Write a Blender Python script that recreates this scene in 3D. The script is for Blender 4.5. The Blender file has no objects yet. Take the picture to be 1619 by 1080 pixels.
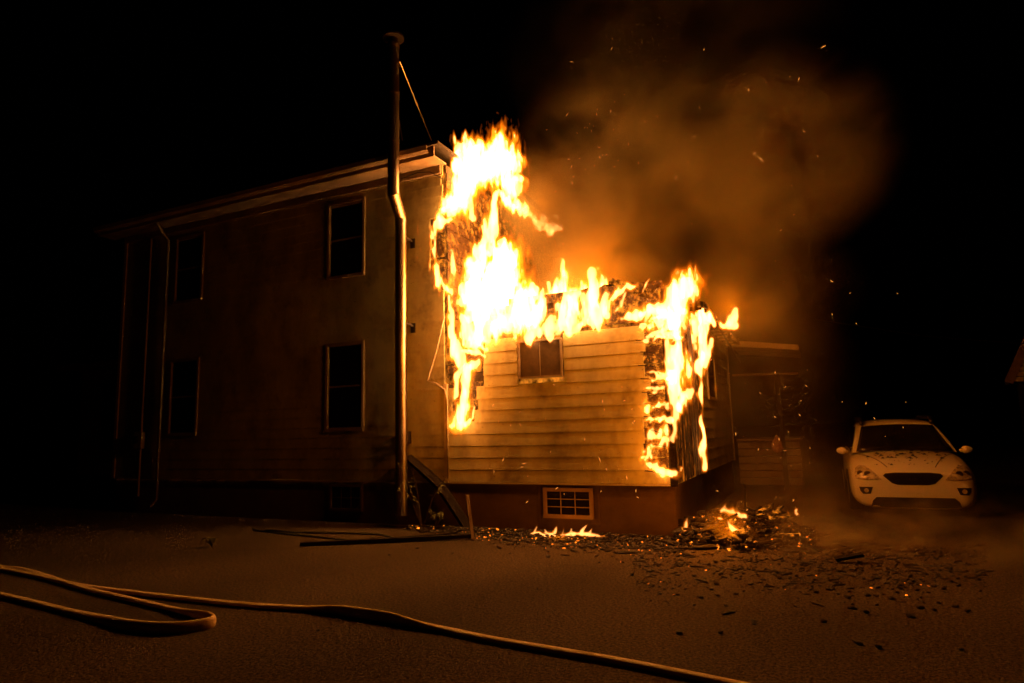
import bpy, bmesh, math, random
import numpy as np
from mathutils import Vector, Matrix
from mathutils.bvhtree import BVHTree
R = math.radians
rnd = random.Random(7)
scn = bpy.context.scene
COL = scn.collection

# ------------------------------------------------------------------ camera
CAM = np.array([1.9018, -9.3469, 1.55])
YAW, PITCH, ROLL, FPX = R(-25.22014), R(7.858404), R(-1.4735375), 1016.489
_fw = np.array([math.sin(YAW)*math.cos(PITCH), math.cos(YAW)*math.cos(PITCH), math.sin(PITCH)])
_r = np.array([math.cos(YAW), -math.sin(YAW), 0.0]); _u = np.cross(_r, _fw)
_r2 = _r*math.cos(ROLL) + _u*math.sin(ROLL); _u2 = -_r*math.sin(ROLL) + _u*math.cos(ROLL)
cam = bpy.data.cameras.new('camera'); camo = bpy.data.objects.new('camera', cam); COL.objects.link(camo)
cam.sensor_width = 36.0; cam.lens = 36.0*FPX/1619.0; cam.clip_start = 0.05; cam.clip_end = 2000
M = Matrix.Identity(4)
for i in range(3):
    M[i][0], M[i][1], M[i][2], M[i][3] = _r2[i], _u2[i], -_fw[i], CAM[i]
camo.matrix_world = M
scn.camera = camo

# ------------------------------------------------------------------ night sky
world = bpy.data.worlds.new('World'); scn.world = world; world.use_nodes = True
wn = world.node_tree.nodes; bg = wn['Background']
sky = wn.new('ShaderNodeTexSky'); sky.sky_type = 'NISHITA'; sky.sun_disc = False
sky.sun_elevation = R(-3.0); sky.sun_rotation = R(200)
world.node_tree.links.new(sky.outputs[0], bg.inputs[0]); bg.inputs[1].default_value = 0.0008

# ------------------------------------------------------------------ exposure and sampling
vs = scn.view_settings
vs.view_transform = 'Standard'; vs.look = 'None'; vs.exposure = 0.0; vs.gamma = 1.0; vs.use_curve_mapping = False
cy = scn.cycles
cy.transparent_max_bounces = 96; cy.volume_bounces = 0; cy.max_bounces = 5; cy.diffuse_bounces = 2
cy.glossy_bounces = 2; cy.sample_clamp_indirect = 0.2; cy.use_adaptive_sampling = True; cy.adaptive_threshold = 0.025; cy.volume_step_rate = 1.0; cy.volume_max_steps = 256
cy.use_denoising = True; cy.denoising_prefilter = 'FAST'
FIRE = (1.0, 0.2, 0.001)
FIRE_GAIN = 0.55

# measurements on the photograph turned into metres on the house's own planes
def ray(x, y): return _fw + _r2*(x-809.5)/FPX + _u2*(540-y)/FPX
def onY(x, y, Y=0.0): d = ray(x, y); return CAM + d*((Y-CAM[1])/d[1])
def onX(x, y, X=0.0): d = ray(x, y); return CAM + d*((X-CAM[0])/d[0])
def onZ(x, y, Z=0.0): d = ray(x, y); return CAM + d*((Z-CAM[2])/d[2])
def ppm(P): return FPX/float((np.array(P)-CAM) @ _fw)

# ------------------------------------------------------------------ helpers
def thing(name, label, cat, loc=(0, 0, 0), group=None):
    o = bpy.data.objects.new(name, None); COL.objects.link(o); o.location = loc
    o.empty_display_size = 0.1
    tag(o, label, cat, group); return o
def tag(o, label=None, cat=None, group=None, kind=None):
    if label: o['label'] = label
    if cat: o['category'] = cat
    if group: o['group'] = group
    if kind: o['kind'] = kind
    return o
class MB:
    def __init__(s): s.v = []; s.f = []
    def add(s, vs_, fs):
        n = len(s.v); s.v += [tuple(map(float, p)) for p in vs_]; s.f += [tuple(n+i for i in f) for f in fs]; return s
    def box(s, x0, x1, y0, y1, z0, z1):
        return s.add([(x0,y0,z0),(x1,y0,z0),(x1,y1,z0),(x0,y1,z0),(x0,y0,z1),(x1,y0,z1),(x1,y1,z1),(x0,y1,z1)],
                     [(0,3,2,1),(4,5,6,7),(0,1,5,4),(1,2,6,5),(2,3,7,6),(3,0,4,7)])
    def beam(s, p, q, w, h, up=(0, 0, 1), taper=1.0):
        p, q = Vector(p), Vector(q); d = (q-p).normalized(); up = Vector(up)
        a = d.cross(up)
        if a.length < 1e-4: a = d.cross(Vector((1, 0, 0)))
        a.normalize(); b = a.cross(d).normalized(); vs_ = []
        for c, k in ((p, 1.0), (q, taper)):
            for i, j in ((-1,-1),(1,-1),(1,1),(-1,1)): vs_.append(c + a*(i*w/2*k) + b*(j*h/2*k))
        return s.add(vs_, [(0,1,2,3),(7,6,5,4),(0,4,5,1),(1,5,6,2),(2,6,7,3),(3,7,4,0)])
    def tube(s, pts, rad, n=10, cap=True, ell=None, roll=None):
        pts = [Vector(p) for p in pts]; m = len(pts); rings = []
        rad = rad if isinstance(rad, (list, tuple)) else [rad]*m
        prev = None
        for i, p in enumerate(pts):
            d = (pts[min(i+1, m-1)] - pts[max(i-1, 0)]).normalized()
            if prev is None or ell:
                a = d.cross(Vector((0, 0, 1)))
                if a.length < 1e-3: a = Vector((1, 0, 0))
            else:
                a = prev - d*prev.dot(d)
            a.normalize(); b = a.cross(d).normalized(); prev = a
            rr = roll[i] if roll else 0.0
            ring = []
            for k in range(n):
                t = 2*math.pi*k/n
                ca, cb = math.cos(t)*rad[i], math.sin(t)*rad[i]*(ell if ell else 1.0)
                ra, rb = ca*math.cos(rr)-cb*math.sin(rr), ca*math.sin(rr)+cb*math.cos(rr)
                ring.append(p + a*ra + b*rb)
            rings.append(ring)
        vs_ = [v for r_ in rings for v in r_]; fs = []
        for i in range(m-1):
            for k in range(n):
                fs.append((i*n+k, i*n+(k+1) % n, (i+1)*n+(k+1) % n, (i+1)*n+k))
        if cap: fs += [tuple(range(n-1, -1, -1)), tuple((m-1)*n+k for k in range(n))]
        return s.add(vs_, fs)
    def prism(s, poly, y0, y1):           # polygon in x,z extruded along y
        n = len(poly)
        return s.add([(x, y0, z) for x, z in poly]+[(x, y1, z) for x, z in poly],
                     [tuple(range(n)), tuple(range(2*n-1, n-1, -1))] + [(i, n+i, n+(i+1) % n, (i+1) % n) for i in range(n)])
    def build(s, name, mat, parent=None, smooth=False, bevel=0.0, fix=True):
        me = bpy.data.meshes.new(name); me.from_pydata(s.v, [], s.f); me.validate()
        if fix:
            bm = bmesh.new(); bm.from_mesh(me); bmesh.ops.recalc_face_normals(bm, faces=bm.faces); bm.to_mesh(me); bm.free()
        me.materials.append(mat)
        if smooth: me.polygons.foreach_set('use_smooth', [True]*len(me.polygons))
        o = bpy.data.objects.new(name, me); COL.objects.link(o)
        if parent: attach(o, parent)
        if bevel:
            b = o.modifiers.new('bevel', 'BEVEL'); b.width = bevel; b.segments = 2; b.limit_method = 'ANGLE'
        return o
def root_loc(p):
    v = Vector((0, 0, 0))
    while p: v += p.location; p = p.parent
    return v
def attach(o, parent):
    o.parent = parent; o.location = -root_loc(parent)     # meshes are written in world metres
_rl = root_loc

# ------------------------------------------------------------------ procedural materials
def mat(name, col, rough=0.8, metal=0.0, var=0.0, vscale=4.0, bump=0.0, bscale=20.0, col2=None, spec=0.5, coat=0.0, stretch=None):
    m = bpy.data.materials.new(name); m.use_nodes = True; nt = m.node_tree; N, L = nt.nodes, nt.links
    b = N['Principled BSDF']; b.inputs['Roughness'].default_value = rough; b.inputs['Metallic'].default_value = metal
    b.inputs['Specular IOR Level'].default_value = spec; b.inputs['Coat Weight'].default_value = coat
    tc = N.new('ShaderNodeTexCoord'); src = tc.outputs['Object']
    if stretch:
        mp = N.new('ShaderNodeMapping'); mp.inputs['Scale'].default_value = stretch; L.new(src, mp.inputs[0]); src = mp.outputs[0]
    c2 = col2 or tuple(c*(1-var) for c in col)
    n = N.new('ShaderNodeTexNoise'); n.inputs['Scale'].default_value = vscale; n.inputs['Detail'].default_value = 6; n.inputs['Roughness'].default_value = 0.65
    L.new(src, n.inputs['Vector'])
    mr = N.new('ShaderNodeMapRange'); mr.inputs[1].default_value = 0.35; mr.inputs[2].default_value = 0.65; L.new(n.outputs[0], mr.inputs[0])
    mx = N.new('ShaderNodeMix'); mx.data_type = 'RGBA'; mx.inputs['A'].default_value = (*col, 1); mx.inputs['B'].default_value = (*c2, 1)
    L.new(mr.outputs[0], mx.inputs['Factor']); L.new(mx.outputs['Result'], b.inputs['Base Color'])
    if bump:
        n2 = N.new('ShaderNodeTexNoise'); n2.inputs['Scale'].default_value = bscale; n2.inputs['Detail'].default_value = 8
        L.new(src, n2.inputs['Vector'])
        bp = N.new('ShaderNodeBump'); bp.inputs['Strength'].default_value = bump; bp.inputs['Distance'].default_value = 0.02
        L.new(n2.outputs[0], bp.inputs['Height']); L.new(bp.outputs[0], b.inputs['Normal'])
    return m
def ember_mat(name, base, glow, strength, scale, lo, hi, stretch=(1, 1, 1)):
    m = mat(name, base, 0.9, var=0.6, vscale=8, bump=0.9, bscale=28)
    nt = m.node_tree; N, L = nt.nodes, nt.links; b = N['Principled BSDF']
    tc = N.new('ShaderNodeNewGeometry'); mp = N.new('ShaderNodeMapping'); mp.inputs['Scale'].default_value = stretch
    L.new(tc.outputs['Position'], mp.inputs[0])
    n = N.new('ShaderNodeTexNoise'); n.inputs['Scale'].default_value = scale; n.inputs['Detail'].default_value = 7; n.inputs['Roughness'].default_value = 0.75
    L.new(mp.outputs[0], n.inputs['Vector'])
    mr = N.new('ShaderNodeMapRange'); mr.inputs[1].default_value = lo; mr.inputs[2].default_value = hi; mr.interpolation_type = 'SMOOTHSTEP'
    L.new(n.outputs[0], mr.inputs[0])
    mu = N.new('ShaderNodeMath'); mu.operation = 'MULTIPLY'; mu.inputs[1].default_value = strength; L.new(mr.outputs[0], mu.inputs[0])
    b.inputs['Emission Color'].default_value = (*glow, 1); L.new(mu.outputs[0], b.inputs['Emission Strength'])
    m.cycles.emission_sampling = 'NONE'
    return m
def vol_emit(name, col, k):
    m = bpy.data.materials.new(name); m.use_nodes = True; nt = m.node_tree; nt.nodes.clear()
    o = nt.nodes.new('ShaderNodeOutputMaterial'); e = nt.nodes.new('ShaderNodeEmission')
    e.inputs[0].default_value = (*col, 1); e.inputs[1].default_value = k
    nt.links.new(e.outputs[0], o.inputs['Volume']); return m
def smoke_mat(name, dens, scale, lo, hi, seed, power=1.0, stretch=(1, 1, 1), col=(.85, .72, .36), step=1.0):
    m = bpy.data.materials.new(name); m.use_nodes = True; nt = m.node_tree; N, L = nt.nodes, nt.links; N.clear()
    o = N.new('ShaderNodeOutputMaterial'); pv = N.new('ShaderNodeVolumePrincipled')
    pv.inputs['Color'].default_value = (*col, 1); pv.inputs['Anisotropy'].default_value = 0.15
    g = N.new('ShaderNodeNewGeometry'); mp = N.new('ShaderNodeMapping'); mp.inputs['Location'].default_value = (seed*3.1, seed*1.7, seed*.9); mp.inputs['Scale'].default_value = stretch
    L.new(g.outputs['Position'], mp.inputs[0])
    n = N.new('ShaderNodeTexNoise'); n.inputs['Scale'].default_value = scale; n.inputs['Detail'].default_value = 4; n.inputs['Roughness'].default_value = .52; n.inputs['Distortion'].default_value = .5
    L.new(mp.outputs[0], n.inputs['Vector'])
    mr = N.new('ShaderNodeMapRange'); mr.inputs[1].default_value = lo; mr.inputs[2].default_value = hi; mr.interpolation_type = 'SMOOTHSTEP'; L.new(n.outputs[0], mr.inputs[0])
    tc = N.new('ShaderNodeTexCoord'); ln = N.new('ShaderNodeVectorMath'); ln.operation = 'LENGTH'; L.new(tc.outputs['Object'], ln.inputs[0])
    fo = N.new('ShaderNodeMapRange'); fo.inputs[1].default_value = 1.0; fo.inputs[2].default_value = 0.0; fo.interpolation_type = 'SMOOTHSTEP'; L.new(ln.outputs['Value'], fo.inputs[0])
    pw = N.new('ShaderNodeMath'); pw.operation = 'POWER'; pw.inputs[1].default_value = power; L.new(fo.outputs[0], pw.inputs[0])
    a = N.new('ShaderNodeMath'); a.operation = 'MULTIPLY'; L.new(mr.outputs[0], a.inputs[0]); L.new(pw.outputs[0], a.inputs[1])
    d = N.new('ShaderNodeMath'); d.operation = 'MULTIPLY'; d.inputs[1].default_value = dens; L.new(a.outputs[0], d.inputs[0])
    L.new(d.outputs[0], pv.inputs['Density']); L.new(pv.outputs[0], o.inputs['Volume'])
    m.cycles.volume_step_rate = step
    return m

def asphalt_mat():
    m = mat('asphalt', (.076, .058, .036), .95, var=.35, vscale=.9, spec=.12)
    nt = m.node_tree; N, L = nt.nodes, nt.links; b = N['Principled BSDF']
    tc = N.new('ShaderNodeTexCoord')
    v = N.new('ShaderNodeTexVoronoi'); v.inputs['Scale'].default_value = 48; L.new(tc.outputs['Object'], v.inputs['Vector'])
    n = N.new('ShaderNodeTexNoise'); n.inputs['Scale'].default_value = 42; n.inputs['Detail'].default_value = 4; n.inputs['Roughness'].default_value = .8; L.new(tc.outputs['Object'], n.inputs['Vector'])
    mx = N.new('ShaderNodeMix'); mx.data_type = 'RGBA'; mx.blend_type = 'MULTIPLY'; mx.inputs['Factor'].default_value = 1.0
    old = b.inputs['Base Color'].links[0].from_socket
    cr = N.new('ShaderNodeMapRange'); cr.inputs[1].default_value = .4; cr.inputs[2].default_value = .62; cr.inputs[3].default_value = .15; cr.inputs[4].default_value = 2.1; L.new(n.outputs[0], cr.inputs[0])
    L.new(old, mx.inputs['A']); L.new(cr.outputs[0], mx.inputs['B']); L.new(mx.outputs['Result'], b.inputs['Base Color'])
    cv = N.new('ShaderNodeTexVoronoi'); cv.feature = 'DISTANCE_TO_EDGE'; cv.inputs['Scale'].default_value = .28
    wv = N.new('ShaderNodeTexNoise'); wv.inputs['Scale'].default_value = 1.4; wv.inputs['Detail'].default_value = 6; L.new(tc.outputs['Object'], wv.inputs['Vector'])
    va = N.new('ShaderNodeVectorMath'); va.operation = 'MULTIPLY_ADD'; va.inputs[1].default_value = (1.1, 1.1, 0); L.new(wv.outputs['Color'], va.inputs[0]); L.new(tc.outputs['Object'], va.inputs[2]); L.new(va.outputs[0], cv.inputs['Vector'])
    ck = N.new('ShaderNodeMapRange'); ck.inputs[1].default_value = .002; ck.inputs[2].default_value = .009; ck.inputs[3].default_value = .78; L.new(cv.outputs['Distance'], ck.inputs[0])
    pn = N.new('ShaderNodeTexNoise'); pn.inputs['Scale'].default_value = .45; pn.inputs['Detail'].default_value = 5; L.new(tc.outputs['Object'], pn.inputs['Vector'])
    pm = N.new('ShaderNodeMapRange'); pm.inputs[1].default_value = .35; pm.inputs[2].default_value = .65; pm.inputs[3].default_value = .6; pm.inputs[4].default_value = 1.35; L.new(pn.outputs[0], pm.inputs[0])
    m1_ = N.new('ShaderNodeMath'); m1_.operation = 'MULTIPLY'; L.new(ck.outputs[0], m1_.inputs[0]); L.new(pm.outputs[0], m1_.inputs[1])
    m2_ = N.new('ShaderNodeMix'); m2_.data_type = 'RGBA'; m2_.blend_type = 'MULTIPLY'; m2_.inputs['Factor'].default_value = 1; L.new(mx.outputs['Result'], m2_.inputs['A']); L.new(m1_.outputs[0], m2_.inputs['B'])
    L.new(m2_.outputs['Result'], b.inputs['Base Color'])
    ad = N.new('ShaderNodeMath'); ad.operation = 'ADD'; L.new(v.outputs['Distance'], ad.inputs[0]); L.new(n.outputs[0], ad.inputs[1])
    bp = N.new('ShaderNodeBump'); bp.inputs['Strength'].default_value = .9; bp.inputs['Distance'].default_value = .008
    L.new(ad.outputs[0], bp.inputs['Height']); L.new(bp.outputs[0], b.inputs['Normal']); return m

MS = mat('siding_paint', (.5, .475, .25), .6, var=.45, vscale=1.5, bump=.1, bscale=45, stretch=(1, 1, .45))
def specks(m, scale, lo, hi, dark):
    nt = m.node_tree; N, L = nt.nodes, nt.links; b = N['Principled BSDF']; old = b.inputs['Base Color'].links[0].from_socket
    tc = N.new('ShaderNodeNewGeometry'); n = N.new('ShaderNodeTexNoise'); n.inputs['Scale'].default_value = scale; n.inputs['Detail'].default_value = 3; n.inputs['Roughness'].default_value = .7
    L.new(tc.outputs['Position'], n.inputs['Vector']); mr = N.new('ShaderNodeMapRange'); mr.inputs[1].default_value = lo; mr.inputs[2].default_value = hi; L.new(n.outputs[0], mr.inputs[0])
    mx = N.new('ShaderNodeMix'); mx.data_type = 'RGBA'; mx.blend_type = 'MULTIPLY'; L.new(mr.outputs[0], mx.inputs['Factor']); L.new(old, mx.inputs['A']); mx.inputs['B'].default_value = (*dark, 1)
    L.new(mx.outputs['Result'], b.inputs['Base Color'])
specks(MS, 19, .66, .72, (.35, .3, .25)); specks(MS, 2.1, .5, .75, (.5, .44, .38))
MTRIM = mat('trim_paint', (.5, .44, .35), .65, var=.4, vscale=3)
MEAVE = mat('eave_paint', (.3, .25, .19), .7, var=.5, vscale=2.5)
MFOUND = mat('foundation_parging', (.15, .1, .068), .9, var=.35, vscale=1.8, bump=.35, bscale=14)
MASPH = asphalt_mat()
MROOF = mat('roof_shingle', (.035, .03, .028), .9, var=.4, vscale=6, bump=.5, bscale=18)
MGLASS = mat('window_glass', (.012, .011, .01), .08, spec=.6)
MCHAR = ember_mat('charred_wood', (.06, .035, .02), (1, .27, .015), 1.7, 6.5, .47, .72, (1, 1, .8))
MHOT = ember_mat('burning_sheathing', (.05, .03, .015), (1, .3, .02), 1.2, 5, .4, .75, (1, 1, .8))
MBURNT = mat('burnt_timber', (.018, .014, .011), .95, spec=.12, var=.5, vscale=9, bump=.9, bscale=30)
MSTEEL = mat('stainless_steel', (.42, .38, .34), .36, metal=1.0, var=.15, vscale=6)
MDARKM = mat('dark_metal', (.05, .045, .04), .5, metal=.8)
MHOSE = mat('hose_jacket', (.8, .66, .42), .8, var=.25, vscale=14, bump=.5, bscale=160)
MWOOD = mat('weathered_wood', (.2, .14, .09), .8, var=.4, vscale=8, bump=.5, bscale=30)
MCOAL = mat('coal', (.02, .016, .013), .8, var=.4, vscale=20, bump=.8, bscale=40)
MEMBER = ember_mat('glowing_ember', (.03, .018, .012), (1, .22, .015), 8, 13, .5, .74)
MCHAR2 = ember_mat('charred_boards', (.05, .03, .018), (1, .22, .01), .7, 9, .5, .75, (1, 1, .3))
MASH = ember_mat('ash', (.035, .025, .018), (1, .2, .012), 1.6, 7, .56, .78)
MSPARK = bpy.data.materials.new('spark'); MSPARK.use_nodes = True
_b = MSPARK.node_tree.nodes['Principled BSDF']; _b.inputs['Base Color'].default_value = (.05, .03, .02, 1)
_b.inputs['Emission Color'].default_value = (1, .34, .06, 1); _b.inputs['Emission Strength'].default_value = 3.2
MSPARK.cycles.emission_sampling = 'NONE'
MPAINT = mat('white_car_paint', (.88, .86, .8), .3, var=.06, vscale=5, coat=.6)
MBLACK = mat('black_plastic', (.012, .011, .011), .4)
MRUB = mat('tyre_rubber', (.015, .014, .014), .85, bump=.3, bscale=60)
MLAMP = mat('lamp_glass', (.8, .74, .62), .1, spec=.8, var=.65, vscale=20)
MWSCR = mat('windscreen_glass', (.03, .025, .02), .12, spec=.8, var=.5, vscale=3)  # base colour lifted to paint in reflections on the screen
MCHROME = mat('chrome', (.7, .68, .65), .15, metal=1)
MLEAF = mat('leaf', (.11, .12, .035), .5, var=.3)
MSTEM = mat('stem', (.08, .06, .035), .8)
MGRAVEL = MCOAL

# ------------------------------------------------------------------ ground
g = MB().add([(-300, -60, 0), (300, -60, 0), (300, 600, 0), (-300, 600, 0)], [(0, 1, 2, 3)]).build('asphalt_ground', MASPH)
tag(g, 'dark asphalt yard lit orange by the fire', kind='structure')

# ------------------------------------------------------------------ house
ZS, ZE = 0.738, 6.25              # foot of the siding, wall head of the tall wing
XL, XJ, XR = -12.38, -3.75, 0.0   # left end, joint between the wings, right corner
DM, DA, ZA = 5.4, 6.8, 3.55       # depths of the wings, wall head of the low wing
PITCHB = 0.19
house = thing('burning_house', 'pale clapboard house on fire, two storeys with a burning low wing', 'house', (-6, 2.5, 0))

MB().box(XL, XJ, .035, DM, ZS-.02, ZE).build('wall_core', MHOT, house)
MB().box(XJ+.002, XR-.035, .037, DA, ZS-.022, ZA-.1).build('wall_core', MHOT, house)
fo = MB().box(XL+.03, XR-.03, .05, DM, -.05, ZS-.024).build('foundation', MFOUND, house)
MB().box(XJ, XR-.032, DM+.002, DA-.03, -.05, ZS-.026).build('foundation', MFOUND, house)

WIN = [(-6.296, -5.518, 4.517, 5.912), (-6.296, -5.518, 1.665, 3.188),
       (-10.597, -9.813, 4.517, 5.912), (-10.597, -9.813, 1.665, 3.188)]
AWIN = (-2.362, -1.668, 2.384, 2.940)
def poly(pts): return [tuple(onY(x, y)[[0, 2]]) for x, y in pts]
BURN = [poly([(678,352),(690,338),(700,312),(703,262),(725,262),(725,470),(703,466),(690,448),(681,424)]),
        poly([(700,440),(860,440),(832,522),(800,533),(772,538),(764,560),(768,590),(755,620),(752,650),(742,672),(720,674),(712,600),(706,520)]),
        poly([(820,400),(1085,400),(1085,500),(1019,512),(950,515),(890,525),(830,540),(800,530)]),
        poly([(1018,505),(1085,495),(1085,757),(1062,753),(1035,741),(1022,725),(1024,590),(1019,545)])]
def cut(pl, z):
    xs = []
    for i in range(len(pl)):
        (x0, z0), (x1, z1) = pl[i], pl[(i+1) % len(pl)]
        if (z0 <= z) != (z1 <= z): xs.append(x0+(z-z0)/(z1-z0)*(x1-x0))
    xs.sort(); return [(xs[i], xs[i+1]) for i in range(0, len(xs)-1, 2)]
def subtract(iv, holes):
    out = iv
    for a, b in holes:
        nx = []
        for p, q in out:
            if b <= p or a >= q: nx.append((p, q)); continue
            if a > p: nx.append((p, a))
            if b < q: nx.append((b, q))
        out = nx
    return out
def clap(x0, x1, z, parent, h=PITCHB, name='siding_board', m=None, nseg=1, curl=0):
    # lap board facing -Y: thick foot, thin head
    ja, jb = rnd.uniform(-.003, .003), rnd.uniform(-.003, .003)
    v = []; f = []
    for i in range(nseg+1):
        t = i/nseg; x = x0+(x1-x0)*t; dz = ja+(jb-ja)*t; c = curl*t*t
        v += [(x, .004-.013-c, z+dz), (x, .004-.0135-c*.8, z+.005+dz), (x, .004-.0045-c*.3, z+h+.022+dz), (x, .03, z+h+.022+dz), (x, .03, z+dz)]
    for i in range(nseg):
        for k in range(5): f.append((i*5+k, i*5+(k+1) % 5, (i+1)*5+(k+1) % 5, (i+1)*5+k))
    f += [(4, 3, 2, 1, 0), tuple(nseg*5+k for k in range(5))]
    return MB().add(v, f).build(name, m or MS, parent)
def courses(X0, X1, z0, z1, wins, joints, seed):
    n = int(round((z1-z0)/PITCHB)); rr = random.Random(seed)
    for i in range(n):
        z = z0+i*PITCHB; zm = z+PITCHB*.5; holes = []
        for (a, b, c, d) in wins:
            if c-.05 < zm < d+.05: holes.append((a-.05, b+.05))
        for pl in BURN:
            for a, b in cut(pl, zm): holes.append((a+rr.uniform(-.06, .05), b+rr.uniform(-.05, .05)))
        iv = subtract([(X0, X1)], holes)
        for a, b in iv:
            js = [a]+[j+(.0 if i % 2 else rr.choice((0, .35, -.5))) for j in joints if a+.5 < j < b-.5]+[b]
            js.sort()
            for p, q in zip(js[:-1], js[1:]):
                if q-p > .05: clap(p+.0015, q-.0015, z, house)
courses(XL+.02, XJ-.03, ZS, ZE, WIN, (-4.75, -8.1), 1)
courses(XJ+.03, XR-.02, ZS, 3.6, [AWIN], (-2.95,), 2)

# side wall of the low wing (faces +X): siding beyond the charred part
for i in range(15):
    z = ZS+i*PITCHB
    y0 = 2.35+rnd.uniform(-.12, .12); j = (.0, .02)
    ys = (y0, 4.0+rnd.uniform(-.6, .6), DA) if i % 2 else (y0, DA)
    for p, q in zip(ys[:-1], ys[1:]):
        MB().add([(.024, p, z), (.022, p, z+.006), (.002, p, z+PITCHB+.02), (-.03, p, z+PITCHB+.02), (-.03, p, z),
                  (.024, q-.003, z), (.022, q-.003, z+.006), (.002, q-.003, z+PITCHB+.02), (-.03, q-.003, z+PITCHB+.02), (-.03, q-.003, z)],
                 [(0,1,2,3,4), (9,8,7,6,5)]+[(k, 5+k, 5+(k+1) % 5, (k+1) % 5) for k in range(5)]).build('siding_board', MS, house)
# narrow siding return on the left end
for i in range(29):
    z = ZS+i*PITCHB
    MB().box(XL-.02, XL+.01, .03, DM, z, z+PITCHB-.004).build('siding_board', MS, house)

# charred sheathing planks showing through the burnt siding (front)
for bi, pl in enumerate(BURN):
    zz = [p[1] for p in pl]; z = max(min(zz), ZS); zt = min(max(zz), ZE if bi == 0 else ZA+.08)
    while z < zt-.05:
        h = .135+rnd.uniform(-.02, .02)
        for a, b in cut(pl, z+h/2):
            a = max(a-.04, XJ-.42 if bi == 0 else XJ+.02); b = min(b+.04, XJ if bi == 0 else XR-.01)
            n = max(1, int((b-a)/2.2)); e = [a]+sorted(rnd.uniform(a+.1, b-.1) for _ in range(n-1))+[b]
            for p, q in zip(e[:-1], e[1:]):
                if q-p < .06 or rnd.random() < .06: continue
                d = rnd.uniform(-.008, .01)
                MB().beam((p, .024+d, z+h/2+rnd.uniform(-.012, .012)), (q-.01, .024+d+rnd.uniform(-.01, .006), z+h/2+rnd.uniform(-.02, .012)), .02, .15*rnd.uniform(.86, 1.02), up=(0, 0, 1)).build('charred_plank', MCHAR, house)
        z += .15
# burnt remnants of siding curling out of the fire at the right corner
for i in range(11):
    z = ZS+.19*(i+1)+rnd.uniform(-.02, .02)
    x0 = -.44+rnd.uniform(-.02, .05); x1 = rnd.uniform(-.25, -.06)
    pts = [(x0+(x1-x0)*t, -.035-.06*t*t*rnd.uniform(.3, 1), z-.05*t*t) for t in (0, .35, .7, 1)]
    MB().tube(pts, [.012, .011, .009, .005], 5, ell=.6).build('burnt_siding_strip', MBURNT, house)
# charred end wall of the tall wing above the low roof (faces +X)
z = 3.35; k = 0
while z < ZE-.08:
    y = .04
    while y < DM-.1:
        L_ = rnd.uniform(2.2, 4.5); q = min(y+L_, DM)
        if rnd.random() > .04:
            MB().beam((XJ+.018+rnd.uniform(-.006, .012), y, z+.07+rnd.uniform(-.01, .01)), (XJ+.018+rnd.uniform(-.006, .014), q-.012, z+.07+rnd.uniform(-.012, .01)), .022, .143*rnd.uniform(.88, 1.01)).build('charred_plank', MCHAR, house)
        y = q
    z += .145
# charred side wall near the corner: vertical boards
y = .0
while y < 2.4:
    w = rnd.uniform(.09, .15)
    MB().beam((.004+rnd.uniform(-.01, .012), y+w/2, ZS), (.004+rnd.uniform(-.012, .014), y+w/2, ZA-.12-rnd.uniform(0, .2)), .024, w*.97, up=(0, 1, 0)).build('charred_plank', MCHAR2, house)
    y += w
MB().beam((-.03, -.005, ZS-.03), (-.02, .0, ZA), .09, .09).build('corner_post', MBURNT, house)
MB().box(XJ-.035, XJ+.028, -.032, .02, ZS-.01, 2.35).build('corner_trim', MTRIM, house)
MB().box(XL-.03, XL+.06, -.03, .03, ZS-.01, ZE-.02).build('corner_trim', MTRIM, house)
MB().box(XL+.02, XR-.03, -.014, .03, ZS-.03, ZS-.004).build('starter_strip', MTRIM, house)
# right wing side: far corner trim
MB().box(-.02, .035, DA-.05, DA+.03, ZS-.02, ZA-.2).build('corner_trim', MTRIM, house)

def window(x0, x1, z0, z1, cols=1, rows=2, y=0.0, fm=None, fw_=.055, deep=.03, axis='y'):
    o = MB(); t = fw_
    o.box(x0-t, x1+t, y-.035, y+.02, z1, z1+t); o.box(x0-t, x1+t, y-.045, y+.02, z0-t, z0)
    o.box(x0-t, x0, y-.034, y+.02, z0+.001, z1-.001); o.box(x1, x1+t, y-.034, y+.02, z0+.001, z1-.001)
    w = o.build('window', fm or MEAVE, house)
    s = .032 if cols == 1 else .012
    pw, ph = (x1-x0)/cols, (z1-z0)/rows
    for c in range(cols):
        for r_ in range(rows):
            a, b, e, f = x0+c*pw+s*.5, x0+(c+1)*pw-s*.5, z0+r_*ph+s*.5, z0+(r_+1)*ph-s*.5
            MB().box(a, b, y-.006, y+.008, e, f).build('pane', MGLASS, w)
    sm = MB()
    for c in range(cols+1): sm.box(x0+c*pw-s*.5, x0+c*pw+s*.5, y-.016, y+.006, z0, z1)
    for r_ in range(rows+1): sm.box(x0, x1, y-.0145, y+.005, z0+r_*ph-s*.5, z0+r_*ph+s*.5)
    sm.build('sash' if cols == 1 else 'muntins', fm or MEAVE, w)
    return w
for a in WIN: window(*a)
_g = MGLASS; MGLASS = mat('reflection_tint_glass', (.14, .1, .06), .3, var=.6, vscale=2.5); window(*AWIN, cols=2, rows=1, fw_=.03); MGLASS = _g  # brown pane colour is a painted smoky reflection
window(-2.04+.05, -1.246-.05, .2+.06, .65-.04, cols=3, rows=3, y=.03, fw_=.05, fm=mat('basement_frame_paint', (.32, .22, .14), .6, var=.2))
window(-6.2, -5.55, .24, .62, cols=3, rows=2, y=.03, fw_=.04, fm=MFOUND)
# parging rim round the basement window
MB().box(-2.14, -1.15, .035, .06, .13, .155).box(-2.14, -2.11, .036, .06, .155, .7).box(-1.18, -1.15, .036, .06, .155, .7).build('window_well_rim', MFOUND, house)
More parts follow.
